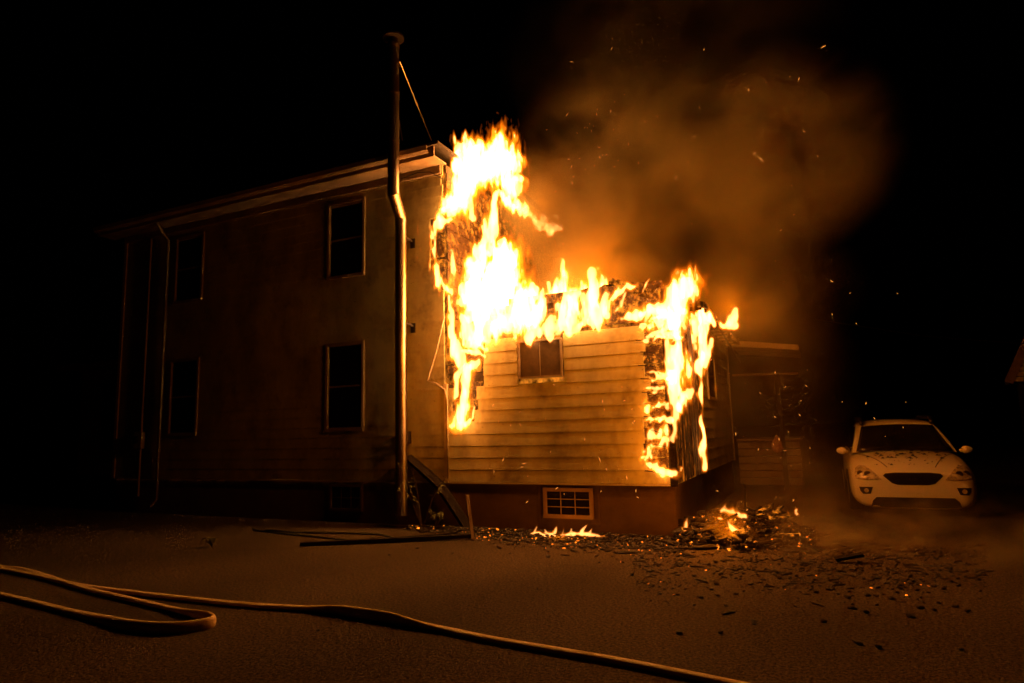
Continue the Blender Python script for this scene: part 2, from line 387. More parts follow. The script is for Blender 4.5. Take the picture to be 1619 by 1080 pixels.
# side-wall window casing
ws = MB().box(.0, .045, 3.35, 3.42, 2.1, 2.95).box(.0, .045, 4.35, 4.42, 2.1, 2.95).box(.0, .044, 3.42, 4.35, 2.9, 2.96).box(.0, .05, 3.35, 4.42, 2.04, 2.1).build('window', MTRIM, house)
MB().box(.01, .028, 3.42, 4.35, 2.1, 2.9).build('pane', MGLASS, ws)

# eaves and roof of the tall wing
OV = .42
MB().box(XL-OV, XJ+.05, -OV+.02, .0, ZE-.012, ZE+.012).build('soffit', MEAVE, house)
MB().box(XL-.02, XJ-.05, -.05, .0, ZE-.16, ZE-.014).build('frieze_board', MEAVE, house)
MB().box(XL-OV, XJ+.06, -OV-.005, -OV+.02, ZE-.02, ZE+.17).build('fascia', MEAVE, house)
gut = MB(); gx0, gx1 = XL-OV-.02, XJ-.02
prof = [(-OV-.01, ZE+.155), (-OV-.01, ZE+.05), (-OV-.06, ZE+.04), (-OV-.1, ZE+.075), (-OV-.115, ZE+.155), (-OV-.105, ZE+.155), (-OV-.09, ZE+.085), (-OV-.055, ZE+.055), (-OV-.02, ZE+.062), (-OV-.018, ZE+.155)]
np_ = len(prof)
gut.add([(gx0, a, b) for a, b in prof]+[(gx1, a, b) for a, b in prof], [(k, np_+k, np_+(k+1) % np_, (k+1) % np_) for k in range(np_)]+[tuple(range(np_)), tuple(range(2*np_-1, np_-1, -1))])
gut.build('gutter', MEAVE, house)
rise = 1.25; ex0, ex1, ey0, ey1, ez = XL-OV-.03, XJ+.16, -OV-.03, DM+OV, ZE+.175
def roofpoly(off):
    return [(ex0, ey0, ez+off), (ex1, ey0, ez+off), (ex1, ey1, ez+off), (ex0, ey1, ez+off), (ex0+2.9, (ey0+ey1)/2, ez+rise+off), (ex1-2.9, (ey0+ey1)/2, ez+rise+off)]
rv = roofpoly(0)+roofpoly(.05)
rf = [(0,1,5,4), (1,2,5), (2,3,4,5), (3,0,4)]
roof = MB().add(rv, [tuple(reversed(f)) for f in rf]+[tuple(6+i for i in f) for f in rf]+[(0,6,7,1)[::-1], (1,7,8,2)[::-1], (2,8,9,3)[::-1], (3,9,6,0)[::-1]]).build('roof', MROOF, house)
# burning eave of the end wall: scorched fascia pieces hanging along the line
for (a, b, zz, w) in ((.7, 2.6, 6.42, .13), (2.5, 4.35, 6.4, .12), (4.5, 6.05, 6.36, .1)):
    MB().beam((XJ+.42, a, zz+.03), (XJ+.44, b, zz-.02), .035, w).build('scorched_fascia', MWOOD, house)
for i in range(9):
    yy = .5+i*.62
    MB().beam((XJ+.02, yy, ZE+.03), (XJ+rnd.uniform(.3, .42), yy+rnd.uniform(-.05, .05), ZE+.1), .045, .1).build('rafter_tail', MBURNT, house)

# what is left of the low wing's roof: top plate, rafters, ragged deck
MB().beam((XJ+.05, .06, ZA-.06), (XR-.02, .06, ZA-.05), .09, .09).build('top_plate', MBURNT, house)
for i in range(9):
    xx = XJ+.3+i*.42+rnd.uniform(-.05, .05); L_ = rnd.uniform(1.4, 5.5)
    MB().beam((xx, .12, ZA-.06), (xx+rnd.uniform(-.05, .05), L_, ZA-.04+L_*.03), .045, .11).build('rafter', MBURNT, house)
for i in range(12):
    xx = rnd.uniform(-1.25, XR-.1); yy = rnd.uniform(.05, .5); ll = rnd.uniform(.3, 1.0); an = rnd.uniform(-.5, .5)
    c = Vector((xx, yy, ZA+.04+rnd.uniform(-.08, .1))); d = Vector((math.cos(an), math.sin(an), rnd.uniform(-.5, .5)))*ll*.35
    MB().beam(c-d, c+d, rnd.uniform(.08, .16), rnd.uniform(.05, .11)).build('roof_board', MCHAR, house)
deck = MB(); nn = 14
for i in range(nn):
    x0 = XJ+.02+(XR+.3-XJ)*i/nn; x1 = XJ+.02+(XR+.3-XJ)*(i+1)/nn
    y0 = 2.3+rnd.uniform(-.7, .9)
    deck.add([(x0, y0, ZA+.0), (x1, y0+rnd.uniform(-.1, .1), ZA+.0), (x1, DA+.2, ZA-.1), (x0, DA+.2, ZA-.1),
              (x0, y0, ZA+.04), (x1, y0, ZA+.04), (x1, DA+.2, ZA-.06), (x0, DA+.2, ZA-.06)],
             [(0,3,2,1), (4,5,6,7), (0,1,5,4), (1,2,6,5), (2,3,7,6), (3,0,4,7)])
deck.build('roof_deck', MCHAR, house)
for i in range(13):   # ragged right eave
    y0 = .3+i*.5; z0 = ZA-.03+rnd.uniform(-.05, .06)
    MB().beam((.28+rnd.uniform(-.06, .05), y0, z0), (.28+rnd.uniform(-.06, .06), y0+.52+rnd.uniform(-.1, .1), z0+rnd.uniform(-.06, .04)), .04, rnd.uniform(.08, .15)).build('eave_board', MCHAR if i < 7 else MWOOD, house)
    MB().beam((-.05, y0+.2, ZA-.06), (.28, y0+.22, ZA-.05), .045, .09).build('rafter_tail', MBURNT, house)
MB().beam((.3, 3.1, ZA-.1), (.5, 4.9, ZA-.75), .03, .03).build('hanging_lath', MBURNT, house)

# small lean-to at the far left end
ZX = 3.35
le = house
MB().box(-15.4, XL-.03, 1.0, 4.6, ZS-.02, ZX).build('lean_to_wall', MS, house)
MB().box(-15.36, XL-.03, 1.03, 4.58, -.05, ZS-.022).build('foundation', MFOUND, house)
MB().box(-15.85, XL-.03, .6, 5.0, ZX+.002, ZX+.17).build('lean_to_roof', MTRIM, house)
window(-14.5, -13.35, 1.35, 3.0, y=.98)

# porch at the back on the right
ya = DA+.35
p0 = onY(1150, 541, ya); p1 = onY(1262, 547, ya)
MB().add([(.05, ya, p0[2]-.11), (p1[0], ya, p1[2]-.09), (p1[0], ya, p1[2]+.03), (.05, ya, p0[2]+.04), (.05, ya+2.2, p0[2]-.11), (p1[0], ya+2.2, p1[2]-.09), (p1[0], ya+2.2, p1[2]+.03), (.05, ya+2.2, p0[2]+.04)],
         [(0,1,2,3), (7,6,5,4), (0,4,5,1), (1,5,6,2), (2,6,7,3), (3,7,4,0)]).build('porch_roof', MTRIM, house)
b0 = onY(1165, 593, ya+.1); b1 = onY(1262, 589, ya+.1)
MB().beam((.05, ya+.1, b0[2]), (b1[0], ya+.1, b1[2]-.02), .06, .05).build('porch_beam', MWOOD, house)
q0 = onY(1238, 690, ya)
MB().beam((q0[0], ya, .0), (q0[0]-.03, ya, b1[2]), .1, .1).build('porch_post', MBURNT, house)
for i in range(6):
    MB().box(.06, q0[0]+.35, ya+.12, ya+.16, .12+i*.17, .12+i*.17+.15).build('porch_skirt_board', MWOOD, house)
MB().box(.06, q0[0]+.4, ya-.02, ya+2.1, 1.15, 1.2).build('porch_floor', MWOOD, house)

# ------------------------------------------------------------------ things on and beside the wall
def P(x, y, Y): return tuple(onY(x, y, Y))
YP = -.62
sp = thing('stove_pipe', 'tall stainless steel stove pipe on the front wall of the house', 'chimney', (P(632, 820, YP)[0], YP, 0))
A = Vector(P(632, 812, -.27)); YW = -.27; B = Vector(P(634, 349, YW)); C1 = Vector(P(622, 300, YP)); D = Vector(P(627, 70, YP))
A = Vector((B.x, YW, A.z)); D = Vector((C1.x, YP, D.z)); RP = .1
for p, q in ((A, B), (C1, D)):
    n = max(1, round((q-p).length/.95))
    for i in range(n):
        a = p.lerp(q, i/n); b = p.lerp(q, (i+1)/n-.004)
        MB().tube([a, b], RP, 56).build('pipe_section', MSTEEL, sp, smooth=False)
        MB().tube([b-Vector((0, 0, .03)), b+Vector((0, 0, .03))], RP+.007, 56).build('locking_band', MSTEEL, sp)
MB().tube([B-Vector((0, 0, .01)), B+Vector((0, 0, .06)), C1-Vector((0, 0, .06)), C1+Vector((0, 0, .01))], [RP*1.02]*4, 56).build('offset_elbow', MSTEEL, sp)
MB().tube([A-Vector((0, 0, .03)), A], RP*1.03, 24).build('end_plug', MSTEEL, sp)
cap = MB().tube([D, D+Vector((0, 0, .12))], RP*.9, 20).tube([D+Vector((0, 0, .12)), D+Vector((0, 0, .16)), D+Vector((0, 0, .24))], [RP*1.9, RP*1.9, RP*.6], 24)
cap.build('rain_cap', MDARKM, sp)
for yy in (372, 508):
    w = Vector(P(640, yy, YW)); w.x = B.x+.03
    br = MB().beam((w.x, YW+RP*.7, w.z), (w.x+.04, -.01, w.z-.05), .025, .04).box(w.x+.0, w.x+.09, -.03, -.012, w.z-.17, w.z+.0)
    br.build('wall_bracket', MDARKM, sp)
t0 = Vector(P(632, 97, YP)); t1 = Vector(P(682, 222, .9))
MB().tube([t0, t0.lerp(t1, .5)], .014, 8).tube([t0.lerp(t1, .49), t1], .011, 8).build('brace_rod', MSTEEL, sp)
MB().tube([Vector(P(631, 190, YP)), Vector(P(636, 222, .35))], .011, 8).build('brace_rod', MSTEEL, sp)
MB().tube([t0.lerp(t1, .47), t0.lerp(t1, .53)], .022, 8).build('rod_coupling', MSTEEL, sp)
tz = P(620, 692, -.1)[2]
MB().box(B.x-.17, B.x+.02, -.2, -.005, tz-.1, tz+.1).build('wall_thimble', MDARKM, sp)

MBROWN = mat('brown_metal', (.06, .045, .035), .5)
# downspouts and meter on the dark left part
ds = thing('downspout', 'thin brown downspout on the dark left end of the facade', 'downspout', (-11.0, -.06, 0))
xa = onY(262, 500, -.06)[0]
MB().tube([(xa, -.4, ZE+.06), (xa, -.3, ZE-.12), (xa, -.08, ZE-.35), (xa, -.07, .3), (xa, -.2, .16)], .035, 8).build('spout_pipe', MBROWN, ds)
MB().box(xa-.05, xa+.05, -.11, -.02, 2.2, 2.24).build('spout_strap', MBROWN, ds)
mt = thing('electric_meter', 'small electric meter box with conduit on dark facade end', 'meter', (-11.4, -.1, 1.5))
xm = onY(222, 690, -.06)[0]; zm = onY(222, 695, -.06)[2]
MB().box(xm-.13, xm+.13, -.13, -.022, zm-.2, zm+.16).build('meter_box', mat('meter_grey', (.3, .3, .29), .5), mt, bevel=.01)
MB().tube([(xm-.03, -.12, zm), (xm-.03, -.2, zm)], [.085, .075], 16).build('meter_glass', MGLASS, mt)
MB().tube([(xm+.02, -.05, zm+.15), (xm+.02, -.05, ZE-.2)], .022, 8).build('conduit', MTRIM, mt)
MB().tube([(xm+.02, -.05, zm-.2), (xm+.02, -.05, .35)], .022, 8).build('conduit', MTRIM, mt)

# loose cable dangling at the joint of the wings
cb = MB().tube([P(703, 500, -.04), P(690, 555, -.05), P(676, 602, -.06), P(690, 606, -.05), P(703, 616, -.045), P(707, 630, -.045), P(708, 690, -.045), P(708, 757, -.045)], .011, 6)
tag(cb.build('loose_cable', MTRIM, None, smooth=True), 'thin loose cable sagging beside the burning joint of the two wings', 'cable')
ec = MB().tube([P(634, 283, -.2), P(660, 273, -.2), P(680, 272, -.1), P(700, 283, -.06)], .01, 6)
tag(ec.build('service_cable', MBLACK, None, smooth=True), 'dark thin cable looped under the bright eave by the pipe', 'cable')

# leaning board, stake, plank and garden hose loop at the wall foot
lb = MB(); a = Vector(P(646, 722, -.06)); b = Vector(onZ(742, 838))
m1 = a.lerp(b, .5)+Vector((.06, -.02, .1))
lb.beam(a, m1, .05, .2, up=(0, 1, .3)).beam(m1, b, .05, .2, up=(0, 1, .3))
tag(lb.build('leaning_board_and_shadow', MBURNT, None), 'dark cracked board leaning beside the pipe, its upper part modelling a wall shadow', 'board')  # dark upper length also stands in for a shadow on the wall
a = Vector(onZ(747, 853)); b = Vector((a.x-.14, a.y+.1, .62))
st = MB().beam(a, a.lerp(b, .5)+Vector((.005, 0, 0)), .05, .035).beam(a.lerp(b, .5), b, .05, .035, taper=1.1)
tag(st.build('broken_stake', MWOOD, None), 'short broken wooden stake standing upright in the embers', 'stake')
a, b = Vector(onZ(475, 864)), Vector(onZ(745, 853))
pk = MB().beam(a+Vector((0, 0, .03)), b+Vector((0, 0, .05)), .09, .05).beam(a.lerp(b, .15)+Vector((.0, .06, .03)), a.lerp(b, .86)+Vector((0, .1, .07)), .04, .03)
tag(pk.build('fallen_plank', MBURNT, None), 'long dark plank lying on the asphalt before the wall', 'plank')
gh = [onZ(x, y, .012) for x, y in ((420, 838), (470, 842), (540, 843), (600, 845), (622, 850), (610, 855), (560, 855), (500, 849), (440, 843), (400, 838))]
tag(MB().tube(gh, .014, 7).build('garden_hose', mat('hose_green', (.03, .05, .03), .4), None, smooth=True), 'thin dark garden hose looped on the ground behind the plank', 'garden hose')

# weeds
def weed(name, label, base, hh, n, seed, cat='plant'):
    rr = random.Random(seed); base = Vector(base); t = thing(name, label, cat, base)
    for i in range(n):
        an = rr.uniform(0, 6.28); ln = rr.uniform(.15, .5)*hh
        tip = base+Vector((math.cos(an)*ln, math.sin(an)*ln*.5-.04, hh*rr.uniform(.5, 1)))
        mid = base.lerp(tip, .5)+Vector((0, 0, .12*hh))
        MB().tube([base, mid, tip], [.007, .005, .003], 5).build('stem', MSTEM, t)
        for k in range(7):
            c = mid.lerp(tip, k/6); a2 = rr.uniform(0, 6.28); l = rr.uniform(.05, .11)
            d = Vector((math.cos(a2), math.sin(a2)*.6, rr.uniform(-.7, .1))).normalized(); s = d.cross(Vector((0, 0, 1))).normalized()*l*.18
            MB().add([c, c+d*l*.45+s, c+d*l, c+d*l*.45-s, c+d*l*.45+Vector((0, 0, .008))], [(0,1,4), (1,2,4), (2,3,4), (3,0,4)]).build('leaf', MLEAF, t, fix=False)
    return t
weed('weed', 'tall leafy weed growing between the pipe and the leaning board', P(668, 838, -.3)[:2]+(0,), 1.2, 7, 5)
weed('weed', 'low dry weed at the foot of the wall under the leaning board', P(690, 843, -.35)[:2]+(0,), .35, 7, 6)
weed('weed', 'sparse grass tuft out on the dark asphalt left', tuple(onZ(335, 865)), .16, 8, 8)

# ------------------------------------------------------------------ fire hoses
def smooth_path(pts, n=7):
    pts = [np.array(p, float) for p in pts]; out = []
    for i in range(len(pts)-1):
        a = pts[max(i-1, 0)]; b = pts[i]; c = pts[i+1]; d = pts[min(i+2, len(pts)-1)]
        for k in range(n):
            t = k/n
            out.append(.5*((2*b)+(c-a)*t+(2*a-5*b+4*c-d)*t*t+(3*b-3*c+d-a)*t**3))
    out.append(pts[-1]); return out
def hose(pix, name, label):
    pts = [(*onZ(x, y, .0)[:2], math.radians(r_)) for x, y, r_ in pix]
    sm = smooth_path(pts, 10); hw, el = .038, .55
    path = []; rolls = []; rads = []
    for x, y, r_ in sm:
        hz = math.hypot(hw*math.sin(r_), hw*el*math.cos(r_)); path.append((x, y, hz+.002)); rolls.append(r_); rads.append(hw*(1+.35*max(0, math.sin(r_))))
    o = MB().tube(path, rads, 14, ell=el, roll=rolls).build(name, MHOSE, None, smooth=True)
    tag(o, label, 'fire hose', 'fire hoses on the asphalt'); return o
hose([(-70, 889, 4), (0, 902, 4), (60, 914, 4), (137, 931, 4), (300, 951, 4), (400, 961, 4), (480, 966, 14), (520, 970, 50), (565, 977, 80), (615, 985, 78), (655, 992, 42), (707, 1001, 6), (773, 1015, 4), (870, 1032, 4), (980, 1051, 4), (1100, 1075, 4), (1210, 1098, 4), (1350, 1126, 4)],
     'fire_hose', 'long flattened fire hose running to the bottom right corner of the yard')
hose([(-70, 886, 4), (0, 899, 4), (43, 905, 4), (130, 933, 4), (200, 950, 4), (267, 966, 14), (312, 979, 60), (333, 986, 86), (334, 992, 88), (315, 997, 90), (267, 1002, 86), (210, 998, 66), (175, 989, 42), (140, 979, 20), (105, 970, 8), (67, 960, 4), (0, 944, 4), (-70, 928, 4)],
     'fire_hose', 'fire hose doubled back in a tight bend at lower left')

# ------------------------------------------------------------------ car
CX, CY0 = float(onY(1446, 780, 3.0)[0]), 3.0
car = thing('parked_car', 'white compact people carrier strewn with ash parked beside the fire', 'car', (CX, CY0+2.2, 0))
def csec(y, zb, zt, wb, wm, wt, crown, n=9):
    # half section from underside centre to top centre: list of (x, z)
    pts = [(0, zb), (wb*.6, zb), (wb, zb+.03), (wm, zb+.22), (wm*1.0, zb+(zt-zb)*.62), (wm*.985, zb+(zt-zb)*.82), (wt, zt-.03), (wt*.82, zt+crown*.35), (wt*.45, zt+crown*.85), (0, zt+crown)]
    return [(x, y, z) for x, z in pts]
secs = [csec(-.0, .16, .66, .58, .63, .54, .02), csec(.03, .13, .69, .70, .76, .66, .03), csec(.09, .12, .73, .79, .845, .74, .045), csec(.2, .12, .79, .83, .885, .77, .055), csec(.42, .15, .87, .85, .9, .79, .065),
        csec(.75, .18, .94, .86, .905, .8, .07), csec(1.1, .18, .98, .86, .91, .8, .065), csec(1.6, .18, .99, .86, .91, .8, .05), csec(2.6, .18, 1.0, .86, .91, .8, .05), csec(3.8, .2, 1.02, .85, .9, .79, .05), csec(4.3, .25, 1.02, .8, .86, .76, .05), csec(4.48, .32, .98, .72, .78, .7, .02)]
def loft(secs, cx, cy_):
    v = []; f = []; n = len(secs[0])
    for s in secs:
        ring = [(cx+x, cy_+y, z) for x, y, z in s]+[(cx-x, cy_+y, z) for x, y, z in reversed(s[1:-1])]
        v += ring
    k = 2*n-2
    for i in range(len(secs)-1):
        for j in range(k): f.append((i*k+j, i*k+(j+1) % k, (i+1)*k+(j+1) % k, (i+1)*k+j))
    f += [tuple(range(k-1, -1, -1)), tuple((len(secs)-1)*k+j for j in range(k))]
    return v, f
bv, bf = loft(secs, CX, CY0)
body = MB().add(bv, bf).build('body', MPAINT, car, smooth=True)
sd = body.modifiers.new('sub', 'SUBSURF'); sd.levels = sd.render_levels = 2
dg = bpy.context.evaluated_depsgraph_get(); dg.update()
_ev = body.evaluated_get(dg); _me = _ev.to_mesh(); _mw = Matrix.Translation(_rl(body))
BV = BVHTree.FromPolygons([_mw @ v.co for v in _me.vertices], [tuple(p.vertices) for p in _me.polygons]); _ev.to_mesh_clear()
def front(pts, off=.004, thick=.02, sub=3):
    # a panel cut to the outline pts (x,z in the car's front view) that follows the bodywork
    bm = bmesh.new(); vs_ = [bm.verts.new((CX+x, 0, z)) for x, z in pts]; bm.faces.new(vs_)
    bmesh.ops.triangulate(bm, faces=bm.faces); 
    for _ in range(sub): bmesh.ops.subdivide_edges(bm, edges=bm.edges, cuts=1, use_grid_fill=True)
    bmesh.ops.triangulate(bm, faces=bm.faces)
    for v in bm.verts:
        h = BV.ray_cast(Vector((v.co.x, CY0-1, v.co.z)), Vector((0, 1, 0)))
        v.co.y = (h[0].y if h[0] else CY0+.45)-off
    vv = [tuple(v.co) for v in bm.verts]; bm.verts.index_update(); ff = [tuple(v.index for v in f.verts) for f in bm.faces]
    n = len(vv); bnd = [(e.verts[0].index, e.verts[1].index) for e in bm.edges if len(e.link_faces) == 1]; bm.free()
    vv += [(x, y+off+thick, z) for x, y, z in vv]
    ff += [tuple(n+i for i in reversed(f)) for f in ff]+[(a, b, n+b, n+a) for a, b in bnd]
    return MB().add(vv, ff)
# greenhouse: pillars and roof as one shell with glass set in
gs = [(1.02, .80, .99, .80, .99), (1.25, .76, 1.16, .755, 1.17), (1.55, .70, 1.34, .69, 1.36), (1.85, .645, 1.48, .62, 1.515), (2.1, .63, 1.52, .6, 1.555), (3.2, .63, 1.53, .6, 1.57), (3.9, .64, 1.48, .6, 1.52), (4.3, .70, 1.2, .68, 1.22), (4.4, .74, 1.0, .74, 1.0)]
gv = []; gf = []
prof_n = 9
for (y, wb, zt, wt, zc) in gs:
    # section from beltline to roof centre
    half = [(.82, .97), (.80+(wb-.8)*.35, .97+(zt-.97)*.35), (.80+(wb-.8)*.7, .97+(zt-.97)*.7), (wb, zt), (wt*.75, zc-.004), (wt*.38, zc+.012), (0, zc+.018)]
    ring = [(CX-x, CY0+y, z) for x, z in half]+[(CX+x, CY0+y, z) for x, z in reversed(half[:-1])]
    gv += ring
kk = len(gv)//len(gs)
for i in range(len(gs)-1):
    for j in range(kk-1): gf.append((i*kk+j, i*kk+j+1, (i+1)*kk+j+1, (i+1)*kk+j))
gh_ = MB().add(gv, gf).build('roof_shell', MPAINT, car, smooth=True)
gh_.modifiers.new('sub', 'SUBSURF').render_levels = 2
# windscreen
def quadsheet(c, nx, ny, bow=.0, t=.012):
    c = [np.array(p, float) for p in c]; v = []; f = []
    for o_ in (0, t):
        for j in range(ny+1):
            for i in range(nx+1):
                a, b = i/nx, j/ny
                p = (c[0]*(1-a)+c[1]*a)*(1-b)+(c[3]*(1-a)+c[2]*a)*b
                p = p+np.array([0, -bow*(1-(2*a-1)**2)+o_, bow*.4*(1-(2*a-1)**2)]); v.append(tuple(p))
    m = (nx+1)*(ny+1)
    for j in range(ny):
        for i in range(nx):
            q = (j*(nx+1)+i, j*(nx+1)+i+1, (j+1)*(nx+1)+i+1, (j+1)*(nx+1)+i)
            f += [q, tuple(m+k for k in reversed(q))]
    for i in range(nx): f += [(i, m+i, m+i+1, i+1), (ny*(nx+1)+i, ny*(nx+1)+i+1, m+ny*(nx+1)+i+1, m+ny*(nx+1)+i)]
    for j in range(ny): f += [(j*(nx+1), (j+1)*(nx+1), m+(j+1)*(nx+1), m+j*(nx+1)), (j*(nx+1)+nx, m+j*(nx+1)+nx, m+(j+1)*(nx+1)+nx, (j+1)*(nx+1)+nx)]
    return MB().add(v, f)
yb, yt = CY0+.93, CY0+1.72
quadsheet([(CX-.735, yb+.02, 1.005), (CX+.735, yb+.02, 1.005), (CX+.58, yt+.02, 1.45), (CX-.58, yt+.02, 1.45)], 10, 6, bow=.07).build('windscreen', MWSCR, car, smooth=True)
for s in (-1, 1):
    for (ya_, yb_) in ((1.35, 2.25), (2.32, 3.15), (3.2, 3.95)):
        def sp_(y, t):
            zt = float(np.interp(y, [g_[0] for g_ in gs], [g_[2] for g_ in gs])); wb = float(np.interp(y, [g_[0] for g_ in gs], [g_[1] for g_ in gs]))
            return (CX+s*(.80+(wb-.8)*t+.018), CY0+y, .97+(zt-.97)*t)
        c = [sp_(ya_, .1), sp_(yb_, .1), sp_(yb_, .86), sp_(ya_, .86)]
        MB().add(c+[(x-s*.012, y, z) for x, y, z in c], [(0,1,2,3), (7,6,5,4), (0,4,5,1), (1,5,6,2), (2,6,7,3), (3,7,4,0)]).build('side_window', MGLASS, car)
    m_ = MB().tube([(CX+s*.86, CY0+1.18, 1.0), (CX+s*.95, CY0+1.17, 1.03)], .03, 8)
    mi = m_.build('mirror', MPAINT, car, smooth=True)
    mh = bmesh.new(); bmesh.ops.create_uvsphere(mh, u_segments=16, v_segments=10, radius=1)
    for v in mh.verts: v.co = Vector((CX+s*.95+v.co.x*.085*(1+.25*s*v.co.x), CY0+1.16+v.co.y*.06, 1.03+v.co.z*(.075 if v.co.z < 0 else .06)))
    MB().add([v.co for v in mh.verts], [[v.index for v in f.verts] for f in mh.faces]).build('mirror_shell', MPAINT, mi, smooth=True); mh.free()
    MB().tube([(CX+s*.57, CY0+1.74, 1.49), (CX+s*.57, CY0+1.8, 1.55), (CX+s*.57, CY0+2.0, 1.6), (CX+s*.57, CY0+3.5, 1.61), (CX+s*.57, CY0+3.7, 1.54)], .036, 8).build('roof_rail', MBLACK, car, smooth=True)
    # lamps
    hl = front([(s*.44, .59), (s*.50, .66), (s*.58, .745), (s*.66, .80), (s*.74, .81), (s*.80, .77), (s*.825, .68), (s*.82, .60), (s*.66, .58)], .008, .03).build('headlight', MLAMP, car, smooth=True)
    for (hx, hz, hr) in ((.64, .68, .05), (.745, .69, .045)):
        h = BV.ray_cast(Vector((CX+s*hx, CY0-1, hz)), Vector((0, 1, 0))); yy = h[0].y-.011 if h[0] else CY0+.3
        MB().tube([(CX+s*hx, yy-.001, hz), (CX+s*hx, yy+.004, hz)], hr, 16).build('reflector', MCHROME, hl)
    fg = front([(s*.58, .47), (s*.78, .47), (s*.765, .40), (s*.73, .355), (s*.62, .36)], .006, .02).build('fog_lamp_recess', MBLACK, car)
    h = BV.ray_cast(Vector((CX+s*.68, CY0-1, .415)), Vector((0, 1, 0))); yy = h[0].y-.01 if h[0] else CY0+.3
    MB().tube([(CX+s*.68, yy-.004, .415), (CX+s*.68, yy+.01, .415)], .036, 14).build('fog_lamp', MLAMP, fg)
    for yw in (.88, 3.55):
        w = MB().tube([(CX+s*.70, CY0+yw, .325), (CX+s*.915, CY0+yw, .325)], .325, 28).build('wheel', MRUB, car, bevel=.03)
        MB().tube([(CX+s*.90, CY0+yw, .325), (CX+s*.922, CY0+yw, .325)], .21, 24).build('rim', MSTEEL, w)
    MB().tube([(CX+s*.908, CY0+.88+.37*math.cos(t), .325+.37*math.sin(t)) for t in np.linspace(0, math.pi, 14)], .02, 6).build('wheel_arch', MBLACK, car)
gr = front([(-.42, .655), (-.385, .69), (-.25, .705), (.25, .705), (.385, .69), (.42, .655), (.30, .535), (.22, .51), (-.22, .51), (-.30, .535)], .008, .02).build('grille', MBLACK, car)
for zz, hw in ((.65, .36), (.585, .30)):
    h = BV.ray_cast(Vector((CX, CY0-1, zz)), Vector((0, 1, 0)))
    MB().tube([(CX-hw+2*hw*i/12, (BV.ray_cast(Vector((CX-hw+2*hw*i/12, CY0-1, zz)), Vector((0, 1, 0)))[0] or Vector((0, CY0+.1, 0))).y-.012, zz) for i in range(13)], .005, 6).build('grille_bar', MBLACK, gr)
yy = BV.ray_cast(Vector((CX, CY0-1, .61)), Vector((0, 1, 0)))[0].y-.014
bd = MB()
def letter(segs, x0): 
    for (a, b, c, d) in segs: bd.beam((x0+a, yy, .60+b), (x0+c, yy, .60+d), .006, .006, up=(0, 1, 0))
letter([(0, -.02, 0, .02), (0, 0, .028, .02), (0, 0, .028, -.02)], CX-.055)
letter([(0, -.02, 0, .02)], CX-.005)
letter([(0, -.02, .016, .02), (.016, .02, .032, -.02)], CX+.02)
bd.build('badge_letters', MCHROME, gr)
front([(-.54, .31), (.54, .31), (.60, .25), (.63, .15), (-.63, .15), (-.60, .25)], .006, .02).build('lower_intake', MBLACK, car)
front([(-.17, .47), (.17, .47), (.17, .38), (-.17, .38)], .012, .012, sub=2).build('number_plate_blank', MPAINT, car)
hood_line = [(-.62+1.24*i/24, .86-.0*abs(i-12)) for i in range(25)]
for s in (-1, 1):
    ln_ = []
    for i in range(12):
        t = i/11; x = CX+s*(.34+.36*t); y0 = CY0+.12+.78*t
        h = BV.ray_cast(Vector((x, y0, 2)), Vector((0, 0, -1)))
        if h[0]: ln_.append((h[0].x, h[0].y, h[0].z+.001))
    MB().tube(ln_, .006, 5).build('bonnet_seam', MBLACK, car)
# ash flakes on the car
fl = MB(); fr = random.Random(4)
for i in range(150):
    x = CX+fr.gauss(0, .33); y = CY0+fr.uniform(.15, .95) if i < 115 else CY0+fr.uniform(1.8, 3)
    o_ = Vector((x, y, 2.2)); h = BV.ray_cast(o_, Vector((0, 0, -1)))
    if i >= 115: z = 1.57
    elif h[0] and abs(x-CX) < .68: z = h[0].z
    else: continue
    s = fr.choice((.007, .009, .012, .015, .02, .034)); n = 5
    ring = [(x+math.cos(k*6.28/n)*s*fr.uniform(.6, 1.5), y+math.sin(k*6.28/n)*s*1.6*fr.uniform(.6, 1.5), z+.002) for k in range(n)]
    fl.add(ring+[(x, y, z+.004+s*.7)], [(k, (k+1) % n, n) for k in range(n)]+[tuple(range(n-1, -1, -1))])
tag(fl.build('ash_flakes', MCOAL, None), 'scattered black ash flakes on the white bonnet and roof', 'ash', kind='stuff')

# ------------------------------------------------------------------ neighbour's gable at the right edge, cable, bag
nb = thing('neighbour_house', 'dim clapboard gable of a neighbouring house at the right edge', 'house', (9.3, 13.5, 0))
e0 = onY(1597, 608, 12.0); e1 = onY(1621, 548, 12.0)
sl = (e1[2]-e0[2])/(e1[0]-e0[0]); xr0 = e0[0]+.25; W_ = 3.2; ap = e0[2]+sl*W_*.0
xc = e0[0]+W_; sl = min(sl, 2.1); zap = e0[2]+sl*W_
MB().prism([(xr0, 0), (xc+W_-.25, 0), (xc+W_-.25, e0[2]+.1), (xc, zap-.2), (xr0, e0[2]+.1)], 12.2, 12.48).build('wall', MBURNT, nb)  # unburnt wall; dark material paints in the shade below the lit gable
zq = e0[2]+.08
while zq < zap-.3:
    hw = W_-.27 if zq < e0[2] else max(.05, (zap-.25-zq)/sl)
    MB().box(xc-hw, xc+hw, 12.13, 12.199, zq, zq+.12).build('siding_board', MS, nb); zq += .14
